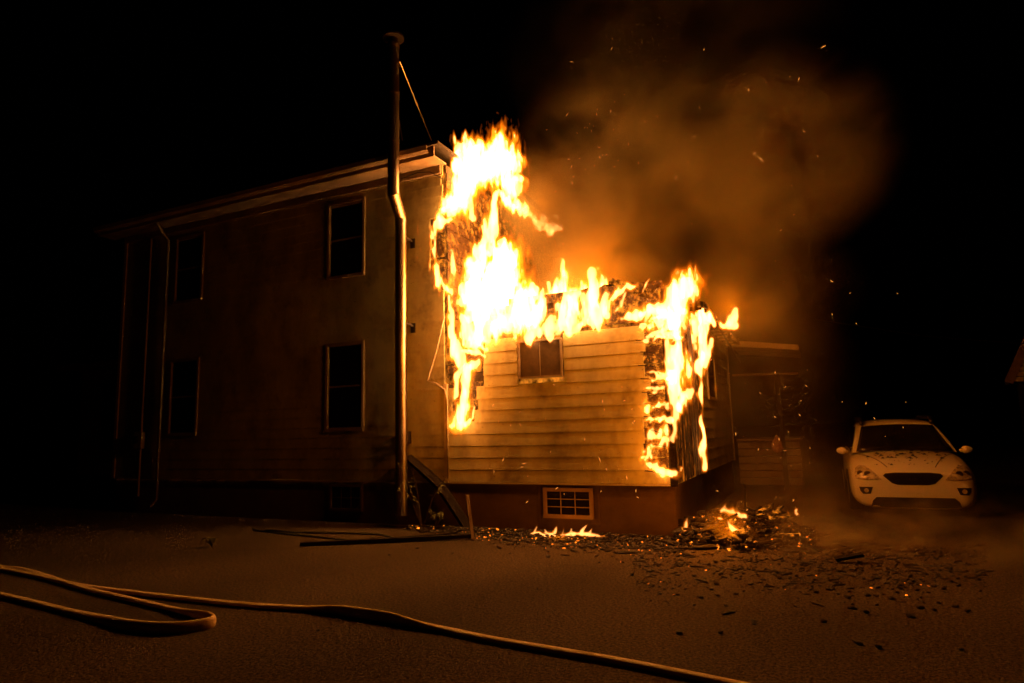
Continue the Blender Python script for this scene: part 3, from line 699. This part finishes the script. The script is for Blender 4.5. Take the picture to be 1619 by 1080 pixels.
for s in (-1, 1):
    MB().add([(xc, 12.12, zap), (xc+s*W_, 12.12, e0[2]), (xc+s*W_, 12.5, e0[2]), (xc, 12.5, zap), (xc, 12.12, zap+.16), (xc+s*W_, 12.12, e0[2]+.16), (xc+s*W_, 12.5, e0[2]+.16), (xc, 12.5, zap+.16)],
             [(0,1,2,3), (7,6,5,4), (0,4,5,1), (1,5,6,2), (2,6,7,3), (3,7,4,0)]).build('roof', MROOF, nb)
    MB().beam((xc, 12.1, zap+.06), (xc+s*W_, 12.1, e0[2]+.06), .03, .2).build('rake_board', MWOOD, nb)
w0, w1 = onY(1290, 505, 9), onY(1640, 545, 12)
tag(MB().tube([w0, (w0+w1)/2-np.array([0, 0, .12]), w1], .012, 6).build('overhead_cable', MBLACK, None), 'thin overhead cable crossing the dark sky above the car', 'cable')
bgp = Vector(onY(1229, 702, ya-.12)); bmb = bmesh.new(); bmesh.ops.create_icosphere(bmb, subdivisions=3, radius=1); br_ = random.Random(3)
for v in bmb.verts:
    n_ = v.co.copy(); k = 1+.12*math.sin(n_.x*5+n_.z*3)+.08*math.sin(n_.z*9+n_.y*4); tp = .45+.55*min(1, max(0, (1-n_.z)*.75))
    v.co = bgp+Vector((n_.x*.13*k*tp, n_.y*.08*k*tp, n_.z*.21))
MBAG = mat('bag_plastic', (.6, .45, .38), .5, col2=(.4, .1, .07), vscale=5)
tag(MB().add([v.co for v in bmb.verts], [[v.index for v in f.verts] for f in bmb.faces]).build('hanging_bag', MBAG, None, smooth=True), 'pale and red plastic bag hanging from the porch post', 'bag'); bmb.free()

# ------------------------------------------------------------------ debris
def chunk_mesh(seed, long=1.0, m=None):
    r_ = random.Random(seed); bm = bmesh.new(); bmesh.ops.create_icosphere(bm, subdivisions=1, radius=1)
    for v in bm.verts:
        v.co *= r_.uniform(.6, 1.15); v.co.x *= long; v.co.z *= .6
    me = bpy.data.meshes.new('charred_fragment'); bm.to_mesh(me); bm.free(); me.materials.append(m or MCOAL); return me
CH = [chunk_mesh(i, (1, 1.25, 1.8, 1.1)[i % 4]) for i in range(8)]+[chunk_mesh(40+i, 4.5) for i in range(2)]
EM = [chunk_mesh(20+i, (1, 1.4, 1.8)[i % 3], MEMBER) for i in range(6)]
dr = random.Random(12)
# measured positions of the larger fragments (photo pixels on the asphalt)
BIG = [(790,868),(850,932),(962,872),(948,890),(975,885),(1000,873),(1020,890),(1035,870),(1075,885),(1000,910),(1072,910),(1097,912),(1131,890),(1133,924),(1140,908),(1160,898),(1185,925),(1183,900),(1225,902),(1230,930),(1240,928),(1284,928),(1192,986),(1228,906),(1290,890),(1300,900),(1330,905),(1345,963),(1370,970),(1380,917),(1385,915),(1410,948),(1408,946),(1350,963),(1355,1018),(1302,984),(1390,1025),(1440,976),(1455,962),(1452,949),(1425,932),(1340,946),(1510,960),(1520,1028),(1480,885),(1455,876),(1420,890),(1390,895),(1318,932),(1254,884),(1270,880),(1210,884),(1140,1002),(1074,1002),(588,852),(503,998),(660,868),(615,878),(716,875),(1109,946),(1325,940),(1372,942),(1500,900),(1530,968)]
for i, (x, y) in enumerate(BIG):
    p = onZ(x, y, 0); s = dr.uniform(.015, .036)
    o = bpy.data.objects.new('charred_fragment', CH[i % 8]); COL.objects.link(o)
    o.location = (p[0], p[1], s*.4); o.scale = (s, s, s); o.rotation_euler = (dr.uniform(-.3, .3), dr.uniform(-.3, .3), dr.uniform(0, 6.28))
    tag(o, 'small charred black fragment lying loose on the open asphalt', 'fragment', 'charred fragments scattered on the asphalt')
def litter(n, fn, smin, smax, seed, meshes, zf=None):
    r_ = random.Random(seed); mb = MB()
    src = [([v.co.copy() for v in m.vertices], [tuple(p.vertices) for p in m.polygons]) for m in meshes]
    for i in range(n):
        x, y, z0 = fn(r_); s = smin*(smax/smin)**(r_.random()**1.6)
        rot = Matrix.Rotation(r_.uniform(0, 6.28), 3, 'Z') @ Matrix.Rotation(r_.uniform(-.6, .6), 3, 'X')
        v, f = src[r_.randrange(len(src))]; c = Vector((x, y, z0+s*.3))
        mb.add([c+rot @ (p*s) for p in v], f)
    return mb
def strip(r_):
    x = r_.uniform(-4.3, .3); w = .25+.75*min(1, max(0, (x+4.5)/3.2)); y = -.04-abs(r_.gauss(0, .45))*w*1.25
    return x, y, .05*math.exp(-((y+.3)/.25)**2)*r_.random()
def spill(r_):
    while True:
        x, y = r_.uniform(1000, 1560), r_.gauss(890, 28)
        if not 862 < y < 1010: continue
        p = onZ(x, y, 0); v = math.sin(p[0]*5.1+math.sin(p[1]*3.7)*1.6)*math.sin(p[1]*4.3+math.sin(p[0]*2.9)*2)
        if r_.random() < .5+.5*v or r_.random() < .15: break
    return p[0], p[1], 0
PC = Vector((.78, .35, 0))
def pile_h(x, y): 
    d = ((x-PC.x)/.95)**2+((y-PC.y)/1.0)**2
    return .30*max(0, 1-d)**.7*(1+.35*math.sin(x*9+y*5)*math.sin(y*8-x*3))
def pile(r_):
    while True:
        x, y = r_.uniform(-.1, 1.75), r_.uniform(-.75, 1.5)
        h = pile_h(x, y)
        if h > 0 or r_.random() < .25: return x, y, h*r_.uniform(.8, 1.05)
tag(litter(3800, strip, .006, .04, 1, CH).build('charred_debris', MCOAL, None, fix=False), 'strip of black charred debris along the foot of the front wall', 'debris', kind='stuff')
tag(litter(800, strip, .007, .026, 2, EM).build('glowing_embers', MEMBER, None, fix=False), 'glowing orange embers among debris at the wall foot', 'embers', kind='stuff')
tag(litter(2600, spill, .004, .026, 3, CH).build('charred_debris', MCOAL, None, fix=False), 'loose black debris spilled over the asphalt before the car', 'debris', kind='stuff')
tag(litter(45, spill, .006, .02, 4, EM).build('glowing_embers', MEMBER, None, fix=False), 'few glowing embers spilled over the asphalt before the car', 'embers', kind='stuff')
pg = thing('debris_pile', 'smouldering heap of burnt boards at the right corner of the house', 'debris pile', (PC.x, PC.y, 0))
hv = []; hf = []; nn = 22
for j in range(nn+1):
    for i in range(nn+1):
        x, y = PC.x-1+2*i/nn, PC.y-1.05+2.1*j/nn; hv.append((x, y, pile_h(x, y)*.85-.02+dr.uniform(-.02, .02)))
for j in range(nn):
    for i in range(nn): hf.append((j*(nn+1)+i, j*(nn+1)+i+1, (j+1)*(nn+1)+i+1, (j+1)*(nn+1)+i))
MB().add(hv, hf).build('ash_bed', MASH, pg, smooth=False, fix=False)
tag(litter(1100, pile, .012, .075, 5, CH).build('coals', MCOAL, pg, fix=False), kind='stuff')
tag(litter(420, pile, .008, .04, 6, EM).build('embers', MEMBER, pg, fix=False), kind='stuff')
for i in range(26):
    x, y = PC.x+dr.uniform(-.6, .65), PC.y+dr.uniform(-.75, .6); a = dr.uniform(0, 3.14); l = dr.uniform(.08, .26); h = pile_h(x, y)
    d = Vector((math.cos(a)*l, math.sin(a)*l, dr.uniform(-.35, .6)*l))
    MB().beam(Vector((x, y, h+.02))-d, Vector((x, y, h+.04))+d, dr.uniform(.04, .11), dr.uniform(.015, .035)).build('burnt_board', MCHAR if i % 3 else MBURNT, pg)
# bent metal frame standing in the heap
f0 = Vector(onY(1178, 812, .55)); f1 = Vector(onY(1178, 770, .55)); f2 = Vector(onY(1219, 828, .6)); f3 = Vector(onY(1222, 795, .6)); 
fm = MB().tube([f0-Vector((0, 0, .2)), f0, f1, f1+Vector((-.03, 0, .06))], .011, 7).tube([Vector(onY(1180, 802, .55)), Vector(onY(1219, 815, .6))], .01, 7).tube([Vector((f2.x, f2.y, 0)), f2, f3], .013, 7)
tag(fm.build('bent_metal_frame', MDARKM, None, smooth=True), 'bent thin metal frame sticking up out of the smouldering heap', 'metal frame')
a = Vector(onZ(1340, 890)); 
tag(MB().beam(a+Vector((-.12, 0, .03)), a+Vector((.16, .05, .09)), .12, .03).build('burnt_slab', MBURNT, None), 'flat burnt slab tilted up among debris in front of the car', 'slab')
tag(MB().tube([(.3, -.05, .0), (.26, -.1, .16), (.3, -.12, .22)], [.03, .028, .012], 7).build('burnt_stub', MBURNT, None), 'short burnt wooden stub standing before the smouldering heap', 'stub')

# ------------------------------------------------------------------ flames
def vnoise(P_, seed):
    T = np.random.RandomState(seed).rand(32, 32, 32).astype(np.float32)
    Pf = np.floor(P_); f = (P_-Pf).astype(np.float32); f = f*f*(3-2*f); I = Pf.astype(np.int64)
    i0 = I & 31; i1 = (I+1) & 31
    def g_(a, b, c): return T[a[..., 0], b[..., 1], c[..., 2]]
    x, y, z = f[..., 0], f[..., 1], f[..., 2]
    return (((g_(i0, i0, i0)*(1-x)+g_(i1, i0, i0)*x)*(1-y)+(g_(i0, i1, i0)*(1-x)+g_(i1, i1, i0)*x)*y)*(1-z) +
            ((g_(i0, i0, i1)*(1-x)+g_(i1, i0, i1)*x)*(1-y)+(g_(i0, i1, i1)*(1-x)+g_(i1, i1, i1)*x)*y)*z)
def surface_nets(F, lo, h):
    F = F.copy()
    for ax in range(3):
        for e in (0, -1):
            sl_ = [slice(None)]*3; sl_[ax] = e; F[tuple(sl_)] = -1e-3 if False else np.minimum(F[tuple(sl_)], -.01)
    ins = F > 0; nx, ny, nz = F.shape
    cnt = np.zeros((nx-1, ny-1, nz-1), np.float32); pos = np.zeros((nx-1, ny-1, nz-1, 3), np.float32)
    corners = [(0,0,0),(1,0,0),(0,1,0),(1,1,0),(0,0,1),(1,0,1),(0,1,1),(1,1,1)]
    edges = [(0,1),(2,3),(4,5),(6,7),(0,2),(1,3),(4,6),(5,7),(0,4),(1,5),(2,6),(3,7)]
    def sub(A, c): return A[c[0]:c[0]+nx-1, c[1]:c[1]+ny-1, c[2]:c[2]+nz-1]
    for a, b in edges:
        ca, cb_ = corners[a], corners[b]; fa, fb = sub(F, ca), sub(F, cb_)
        cr = (fa > 0) != (fb > 0)
        t = np.where(cr, fa/np.where(cr, fa-fb, 1), 0)
        for k in range(3): pos[..., k] += np.where(cr, ca[k]+t*(cb_[k]-ca[k]), 0)
        cnt += cr
    act = cnt > 0; idx = -np.ones(cnt.shape, np.int64); n = int(act.sum())
    if n == 0: return None
    idx[act] = np.arange(n)
    cell = np.argwhere(act).astype(np.float32)
    V = (cell+pos[act]/cnt[act][:, None])*h+np.array(lo, np.float32)
    Q = []
    for ax in range(3):
        o1, o2 = (ax+1) % 3, (ax+2) % 3
        sl0 = [slice(None)]*3; sl1 = [slice(None)]*3; sl0[ax] = slice(0, -1); sl1[ax] = slice(1, None)
        ch = ins[tuple(sl0)] != ins[tuple(sl1)]
        pt = np.argwhere(ch); 
        ok = (pt[:, o1] > 0) & (pt[:, o2] > 0) & (pt[:, o1] < F.shape[o1]-1) & (pt[:, o2] < F.shape[o2]-1); pt = pt[ok]
        s = ins[tuple(pt.T)]
        def c_(d1, d2):
            q = pt.copy(); q[:, o1] += d1; q[:, o2] += d2; return idx[tuple(q.T)]
        q = np.stack([c_(-1, -1), c_(0, -1), c_(0, 0), c_(-1, 0)], 1)
        q[~s] = q[~s][:, ::-1]; Q.append(q)
    return V, np.concatenate(Q)
def mesh_np(name, V, Q, material):
    me = bpy.data.meshes.new(name); me.vertices.add(len(V)); me.vertices.foreach_set('co', V.astype(np.float32).ravel())
    me.loops.add(Q.size); me.loops.foreach_set('vertex_index', Q.astype(np.int32).ravel())
    me.polygons.add(len(Q)); me.polygons.foreach_set('loop_start', np.arange(0, Q.size, 4, dtype=np.int32))
    me.update(calc_edges=True); me.materials.append(material); return me
FL = [vol_emit('flame_outer', (1.0, .17, .001), 4.0), vol_emit('flame_mid', (1.0, .25, .01), 11.0), vol_emit('flame_core', (1.0, .46, .13), 44.0)]
FL = [vol_emit('flame_fringe', (1.0, .15, .001), 1.5)]+FL
NAMES = ['flame_fringe', 'flame_envelope', 'flame_body', 'flame_core']
def flame(label, strokes, plane=('y', -.12), deep=.7, seed=0, levels=(0, .3, .55), warp=.07, rag=.5, up=(0, 1), power=0.0, h=.022, rise=2.2, lightoff=.18, maxdepth=.3, light_r=.12, lz=0.0, rk=1.15):
    h = min(h, .016); levels = (-.17, 0, .14 if levels[1] < .26 else .2, .32 if levels[2] < .5 else .42)
    # strokes: chains of (x, y, radius) measured on the photograph, set on the plane of the burning wall
    ax, val = plane; f = (lambda x, y: onY(x, y, val)) if ax == 'y' else (lambda x, y: onX(x, y, val)) if ax == 'x' else (lambda x, y: onZ(x, y, val))
    S = []
    for st_ in strokes:
        pts = [np.array(f(x, y)) for x, y, _ in st_]
        S.append([(p, rk*r_/ppm(p)) for p, (_, _, r_) in zip(pts, st_)])
    ia, in_ = (0, 1) if ax == 'y' else (1, 0)
    allp = np.array([p for s in S for p, _ in s]); rr = max(r_ for s in S for _, r_ in s)
    pad = rr+.16; lo = allp.min(0)-pad; hi = allp.max(0)+pad
    if ax in 'xy':
        dp = min(rr*deep*1.25, maxdepth*1.25)+.08; lo[in_] = val-dp; hi[in_] = val+dp
    dims = np.maximum(((hi-lo)/h).astype(int)+2, 4)
    G = np.stack(np.meshgrid(*[lo[k]+h*np.arange(dims[k]) for k in range(3)], indexing='ij'), -1).astype(np.float32)
    sc = np.array([5., 5., 5./rise], np.float32)
    n1 = vnoise(G*sc*.6+seed*1.3, seed+1)-.5; n2 = vnoise(G*sc*.6+seed*2.1+9, seed+2)-.5
    n3 = vnoise(G*sc*1.9+seed, seed+3)-.5; n4 = vnoise(G*sc*1.9+seed+5, seed+4)-.5
    n5 = vnoise(G*sc*np.array([4.6, 4.6, 3.2], np.float32)+3, seed+5)-.5
    Wp = G.copy(); Wp[..., ia] += warp*(2.2*n1+1.3*n3+.5*n5); Wp[..., 2] += warp*(2.6*n2+2.0*n4); Wp[..., in_] += warp*(.9*n2+.7*n3)
    F = np.full(G.shape[:3], -1., np.float32)
    for s in S:
        for (p, ra), (q, rb) in zip(s[:-1], s[1:]):
            d = q-p; L2 = float(d @ d)+1e-9
            t = np.clip(((Wp-p.astype(np.float32)) @ d.astype(np.float32))/L2, 0, 1)
            D_ = Wp-(p.astype(np.float32)+t[..., None]*d.astype(np.float32)); ra_ = ra+(rb-ra)*t
            k = np.minimum(deep, maxdepth/np.maximum(ra_, 1e-3)) if ax in 'xy' else np.ones_like(ra_)
            D_[..., in_] = D_[..., in_]/k
            F = np.maximum(F, 1-np.sqrt((D_**2).sum(-1))/ra_)
    n6 = vnoise(G*np.array([30., 30., 30./rise/1.5], np.float32)+seed*.7, seed+7)-.5
    streak = vnoise(G*np.array([17., 17., 17./rise/1.9], np.float32)+seed, seed+6)
    F = F+rag*(.8*n3+.7*n5+1.2*(streak-.5)+.95*n6)-.03*rag
    base = allp.mean(0)
    t = thing('flame', label, 'flame', tuple(base), 'flames on the burning house')
    for lv, nm, m_ in zip(levels, NAMES, FL):
        r_ = surface_nets(F-lv, lo, h)
        if r_ is None or len(r_[0]) < 20: continue
        o = bpy.data.objects.new(nm, mesh_np(nm, r_[0], r_[1], m_)); COL.objects.link(o); attach(o, t)
    if power:
        l = bpy.data.lights.new('fire_light', 'POINT'); l.energy = power*FIRE_GAIN; l.color = FIRE; l.shadow_soft_size = light_r
        lo_ = bpy.data.objects.new('fire_light', l); COL.objects.link(lo_); lo_.parent = t
        lo_.location = (0, -lightoff, lz)
    return t
PF = ('y', -.12)
flame('billowing ball of flame bursting over the eave corner', [[(735,290,22),(760,268,38),(785,255,40),(812,262,24)],[(780,258,30),(790,228,14)],[(800,290,22),(820,300,12)],[(722,262,12),(745,255,24)],[(722,246,9),(738,238,17),(760,236,16)]],
      ('y', .3), deep=.9, seed=1, rk=.96, warp=.12, rag=.75, levels=(0, .22, .5), power=80, lightoff=-0.3, lz=0.25)
flame('flames licking the top corner of the tall wing below the eave', [[(715,335,10),(728,318,24),(740,300,22)],[(700,332,7),(722,325,16)],[(752,340,5),(748,310,8)]], PF, seed=2, warp=.06, power=5, lightoff=0.15, lz=0)
flame('ring of fire eating the edge of a charred siding patch', [[(708,350,6),(692,350,9),(684,366,6),(683,385,4),(682,402,6),(684,425,7),(692,448,10),(706,462,9)],[(700,330,7),(712,322,12)],[(712,460,6),(716,430,5),(712,400,3)]], ('y', -.05), seed=3, warp=.05, rag=.95, levels=(0, .25, .5), h=.018, power=5, lightoff=0.12, lz=0)
flame('largest white-hot flame against the charred end wall', [[(765,520,26),(775,480,44),(790,440,46),(800,410,34),(795,385,12)],[(745,470,22),(752,425,22),(765,392,14),(775,370,5)],[(820,500,30),(830,470,26),(845,450,8)],[(790,520,26),(830,500,28),(850,480,16),(862,455,5)],[(775,395,12),(777,350,10),(779,312,7)]],
      ('y', -.02), deep=.8, seed=4, rk=1.06, warp=.1, rag=.5, levels=(0, .2, .4), maxdepth=.42, light_r=.3, power=330, lightoff=-0.35, lz=0.5)
flame('flames running down the joint between the two wings', [[(712,470,4),(716,510,8),(722,545,11),(730,575,9)],[(735,500,10),(742,540,13),(760,548,9),(772,552,4)],[(725,555,6),(745,555,8),(765,560,4)]], PF, seed=5, warp=.06, rag=.6, power=52, lightoff=0.8, lz=0)  # lamp set off the flames into clear air, as added fill for the facade
flame('small flame tongue burning lowest on the wing joint', [[(728,665,15),(734,640,13),(738,610,9),(742,580,12),(755,572,8)],[(722,625,6),(720,595,7),(735,580,6)],[(735,668,9),(748,658,6),(752,640,3)]], PF, seed=6, warp=.05, rag=.55, power=26, lightoff=0.45, lz=0)
flame('row of flames along the low wing roof left half', [[(835,535,9),(850,505,13),(860,470,9),(868,450,4)],[(845,532,7),(880,520,11),(892,490,13),(898,460,5)],[(870,525,8),(905,512,12),(910,480,14),(918,455,5)],[(850,536,5),(895,528,7),(925,515,7)]], PF, seed=7, warp=.085, rag=.65, levels=(0, .22, .48), power=170, lightoff=-1, lz=0.75)
flame('tall flame tongue rising mid-way on the low roof edge', [[(932,505,12),(935,475,15),(936,450,13),(940,425,6)],[(945,505,11),(952,480,11),(962,462,5)],[(920,508,7),(925,485,7),(922,460,3)]], PF, seed=8, warp=.07, rag=.5, levels=(0, .2, .45), power=170, lightoff=-1.2, lz=0.7)
flame('flickering flames along the low roof right of the tall tongue', [[(962,500,6),(964,475,8),(975,458,8),(1000,447,6)],[(1012,465,3),(1018,448,5),(1024,435,3)],[(985,505,6),(1005,500,9),(1022,488,10)],[(975,500,3),(985,480,4),(990,462,3)]], PF, seed=9, warp=.07, rag=.6, power=130, lightoff=-1.3, lz=0.8)
flame('bright flame leaping over the right roof corner', [[(1060,500,24),(1068,470,26),(1080,450,26),(1085,440,16)],[(1030,490,12),(1050,490,18)],[(1072,432,5),(1082,418,3)],[(1095,432,5),(1098,412,2)]], ('y', -.1), seed=10, rk=1.05, warp=.09, rag=.55, levels=(0, .2, .42), deep=.8, light_r=.2, power=340, lightoff=1.1, lz=0.3)  # added fill: lamp hangs in open air before the flame to brighten the facade
flame('flames fanning left from the right corner under the roof', [[(1065,515,14),(1045,522,9),(1022,528,5)],[(1068,530,12),(1045,537,7),(1026,543,4)],[(1060,500,14),(1035,505,10),(1022,510,5)]], PF, seed=11, warp=0.065, rag=0.94, rise=.7, power=12, lightoff=0.15, lz=0)
flame('white vertical flame column up the right corner', [[(1066,690,5),(1068,640,9),(1070,600,17),(1075,575,19),(1070,540,9),(1070,510,12)],[(1075,640,14),(1085,625,10),(1098,612,4)],[(1080,590,12),(1092,575,6)],[(1070,660,8),(1064,710,4)]], ('y', -.1), seed=12, warp=0.078, rag=0.80, levels=(0, .2, .42), power=40, lightoff=0.3, lz=0)
flame('horizontal flame lick on the corner at mid height', [[(1024,600,5),(1040,595,8),(1065,592,10)],[(1024,618,3),(1045,610,4),(1062,606,5)]], ('y', -.08), seed=13, warp=0.052, rag=0.80, rise=.6)
flame('flames between burnt boards on the corner, upper', [[(1026,640,8),(1040,636,7),(1060,636,6)],[(1028,662,8),(1042,660,9),(1060,662,8)]], ('y', -.07), seed=14, warp=0.052, rag=0.87, rise=.8, power=9, lightoff=0.15, lz=0)
flame('flames between burnt boards on the corner, lower', [[(1028,690,8),(1042,682,11),(1050,690,5)],[(1028,710,7),(1045,700,8)]], ('y', -.07), seed=15, warp=0.058, rag=0.87, power=9, lightoff=0.15, lz=0)
flame('low curling flame at the foot of the burning corner', [[(1024,725,7),(1035,738,8),(1050,746,7),(1066,750,7),(1072,742,5)],[(1024,725,6),(1026,705,4)]], ('y', -.08), seed=16, warp=0.046, rag=0.72, rise=.9, power=15, lightoff=0.2, lz=0)
flame('thin flame streak down the side wall round the corner', [[(1112,738,6),(1110,715,8),(1112,690,6),(1108,650,4),(1107,610,6),(1108,580,8),(1112,560,9),(1118,540,6)],[(1106,560,8),(1105,520,11),(1112,500,13),(1122,505,8)]], ('y', 1.9), seed=17, warp=0.065, rag=0.72, levels=(0, .2, .45), power=60, lightoff=0.3, lz=0)
flame('small pointed flame at the tip of the right eave', [[(1142,515,7),(1155,512,10),(1163,500,7),(1166,488,3)],[(1150,518,6),(1164,516,6)]], ('y', 3.2), seed=18, warp=.05, rag=.4, levels=(0, .18, .4), power=70, lightoff=0, lz=0.3)
flame('flames along the burning end eave of the tall wing', [[(788,308,9),(806,318,10),(826,333,8),(842,346,9),(858,356,8),(876,362,8),(888,364,6)],[(855,352,6),(864,342,7),(862,330,3)],[(870,358,6),(878,348,5),(884,346,2)],[(800,312,6),(806,302,4)],[(846,350,7),(856,364,6),(866,368,4)]], ('x', XJ+.4), seed=19, warp=.08, rag=.75, deep=.6, power=90, lightoff=-0.2, lz=0.3)
flame('low flames on the ground under the basement window', [[(834,846,2),(860,846,4),(880,845,5),(905,847,4),(930,846,4),(954,848,2)],[(845,845,3),(848,837,1.5)],[(873,843,4),(877,834,3),(880,826,1)],[(886,843,3),(889,833,1.5)],[(918,844,4),(923,835,3),(930,827,1)],[(934,844,3),(938,834,1.2)],[(900,846,3),(903,836,1.2)],[(862,845,3),(860,837,1)]], ('y', -.42), seed=20, warp=.035, rag=.5, h=.016, levels=(0, .2, .45), light_r=.06, power=10, lightoff=0.12, lz=0)
flame('flames along the crest of the smouldering heap', [[(1128,808,4),(1140,806,5),(1160,810,6),(1178,815,4)],[(1143,806,3),(1147,796,2)],[(1130,820,5),(1142,820,4)]], ('y', .02), seed=21, warp=.045, rag=.6, h=.016, light_r=.06, power=26, lightoff=0.45, lz=0)
flame('single flame tongue on the front of the smouldering heap', [[(1165,846,5),(1160,840,7),(1152,830,4),(1148,822,2)],[(1160,846,5),(1170,838,4)]], ('y', -.3), seed=22, warp=.03, rag=.5, h=.014, light_r=.05, power=10, lightoff=0.12, lz=0)
flame('little flame at the heap beside the foundation corner', [[(1083,838,4),(1085,828,4),(1087,820,2)],[(1106,852,4),(1112,850,5)]], ('y', -.25), seed=23, warp=.025, rag=.5, h=.014)
flame('small clump burning in the air right of the heap', [[(1252,810,4),(1258,806,5),(1262,802,3)],[(1250,812,3),(1260,812,4)]], ('y', 1.2), seed=24, warp=.05, rag=.9, h=.014, levels=(0, .35, .8))

flame('wall of flame behind the low roof, half hidden in smoke', [[(880,470,16),(890,440,14),(885,415,6)],[(930,480,14),(950,455,12),(955,435,5)],[(990,480,12),(1000,462,8)],[(905,480,14),(920,455,10)]], ('y', 2.2), seed=25, warp=.1, rag=.7, power=200, lightoff=-.2, lz=.2, levels=(0, .3, .6), light_r=.5)
# ------------------------------------------------------------------ sparks
sk = MB(); sr = random.Random(21)
def spark(x, y, Y, s):
    p = Vector(onY(x, y, Y))
    if p.z < .05: return
    d = Vector((sr.gauss(.25, .5), sr.gauss(0, .4), sr.gauss(.3, .6))).normalized(); l = s*sr.uniform(2.2, 6.5); w = .0014+s*.1
    a = d.cross(Vector((0, 1, .1))).normalized()*w; b = d.cross(a).normalized()*w
    sk.add([p-d*l, p+a, p+b, p-a, p-b, p+d*l], [(0,1,2), (0,2,3), (0,3,4), (0,4,1), (5,2,1), (5,3,2), (5,4,3), (5,1,4)])
for i in range(38): spark(sr.uniform(860, 1320), sr.uniform(60, 460), sr.uniform(-.9, .0), sr.uniform(.004, .009))
for i in range(26): spark(sr.gauss(950, 40), sr.gauss(230, 55), sr.uniform(-.9, -.2), sr.uniform(.003, .006))
for i in range(26): spark(sr.gauss(1200, 60), sr.gauss(660, 85), sr.uniform(-.6, .8), sr.uniform(.0025, .0055))
for i in range(30): spark(sr.uniform(760, 1010), sr.uniform(600, 800), -.15, sr.uniform(.004, .008))
for i in range(16): spark(sr.uniform(1220, 1450), sr.uniform(420, 760), .6, sr.uniform(.0025, .0045))
tag(sk.build('sparks', MSPARK, None, fix=False), 'swarm of tiny orange sparks drifting up in the smoke', 'sparks', kind='stuff')

# ------------------------------------------------------------------ smoke
def smoke(px, py, Y, rx, ry, rz, dens, seed, label, scale=.8, lo=.36, hi=.7, power=1.0, tilt=0, stretch=(1, 1, 1), step=1.0):
    bm = bmesh.new(); bmesh.ops.create_icosphere(bm, subdivisions=3, radius=1.0)
    me = bpy.data.meshes.new('smoke_cloud'); bm.to_mesh(me); bm.free(); me.materials.append(smoke_mat('smoke', dens, scale, lo, hi, seed, power, stretch, step=step))
    o = bpy.data.objects.new('smoke_cloud', me); COL.objects.link(o); o.location = onY(px, py, Y); o.scale = (rx, ry, rz); o.rotation_euler = (0, tilt, 0)
    tag(o, label, 'smoke', kind='stuff'); return o
smoke(890, 395, 3.0, 2.8, 2.0, 2.4, 3.6, 1, 'bright orange smoke boiling up behind the main flames')
smoke(1010, 250, 3.5, 3.1, 2.3, 2.7, 1.0, 2, 'orange lit smoke billowing above the low wing')
smoke(1200, 250, 3.8, 2.7, 2.2, 2.3, 2.3, 21, 'rounded smoke lobe drifting right high above the car')
smoke(1150, 470, 3.4, 2.5, 1.9, 1.7, .5, 4, 'dusky yellow smoke over the right eave')
smoke(1050, 60, 4.0, 4.2, 2.4, 3.0, .22, 5, 'dim top of the smoke plume fading into the night')
smoke(1200, 620, 3.6, 1.9, 1.9, 2.9, .25, 6, 'thin smoke veil round the back porch', lo=.25)
smoke(1400, 850, .2, 2.8, 1.9, .75, 1.7, 7, 'low smoke drifting over the asphalt before the car', scale=1.5, lo=.46, hi=.68, stretch=(1, 1, 1.5), step=.7)
smoke(1250, 770, 2.0, 1.6, 1.5, 1.2, .6, 8, 'thin smoke rising behind the smouldering heap', scale=1.3)
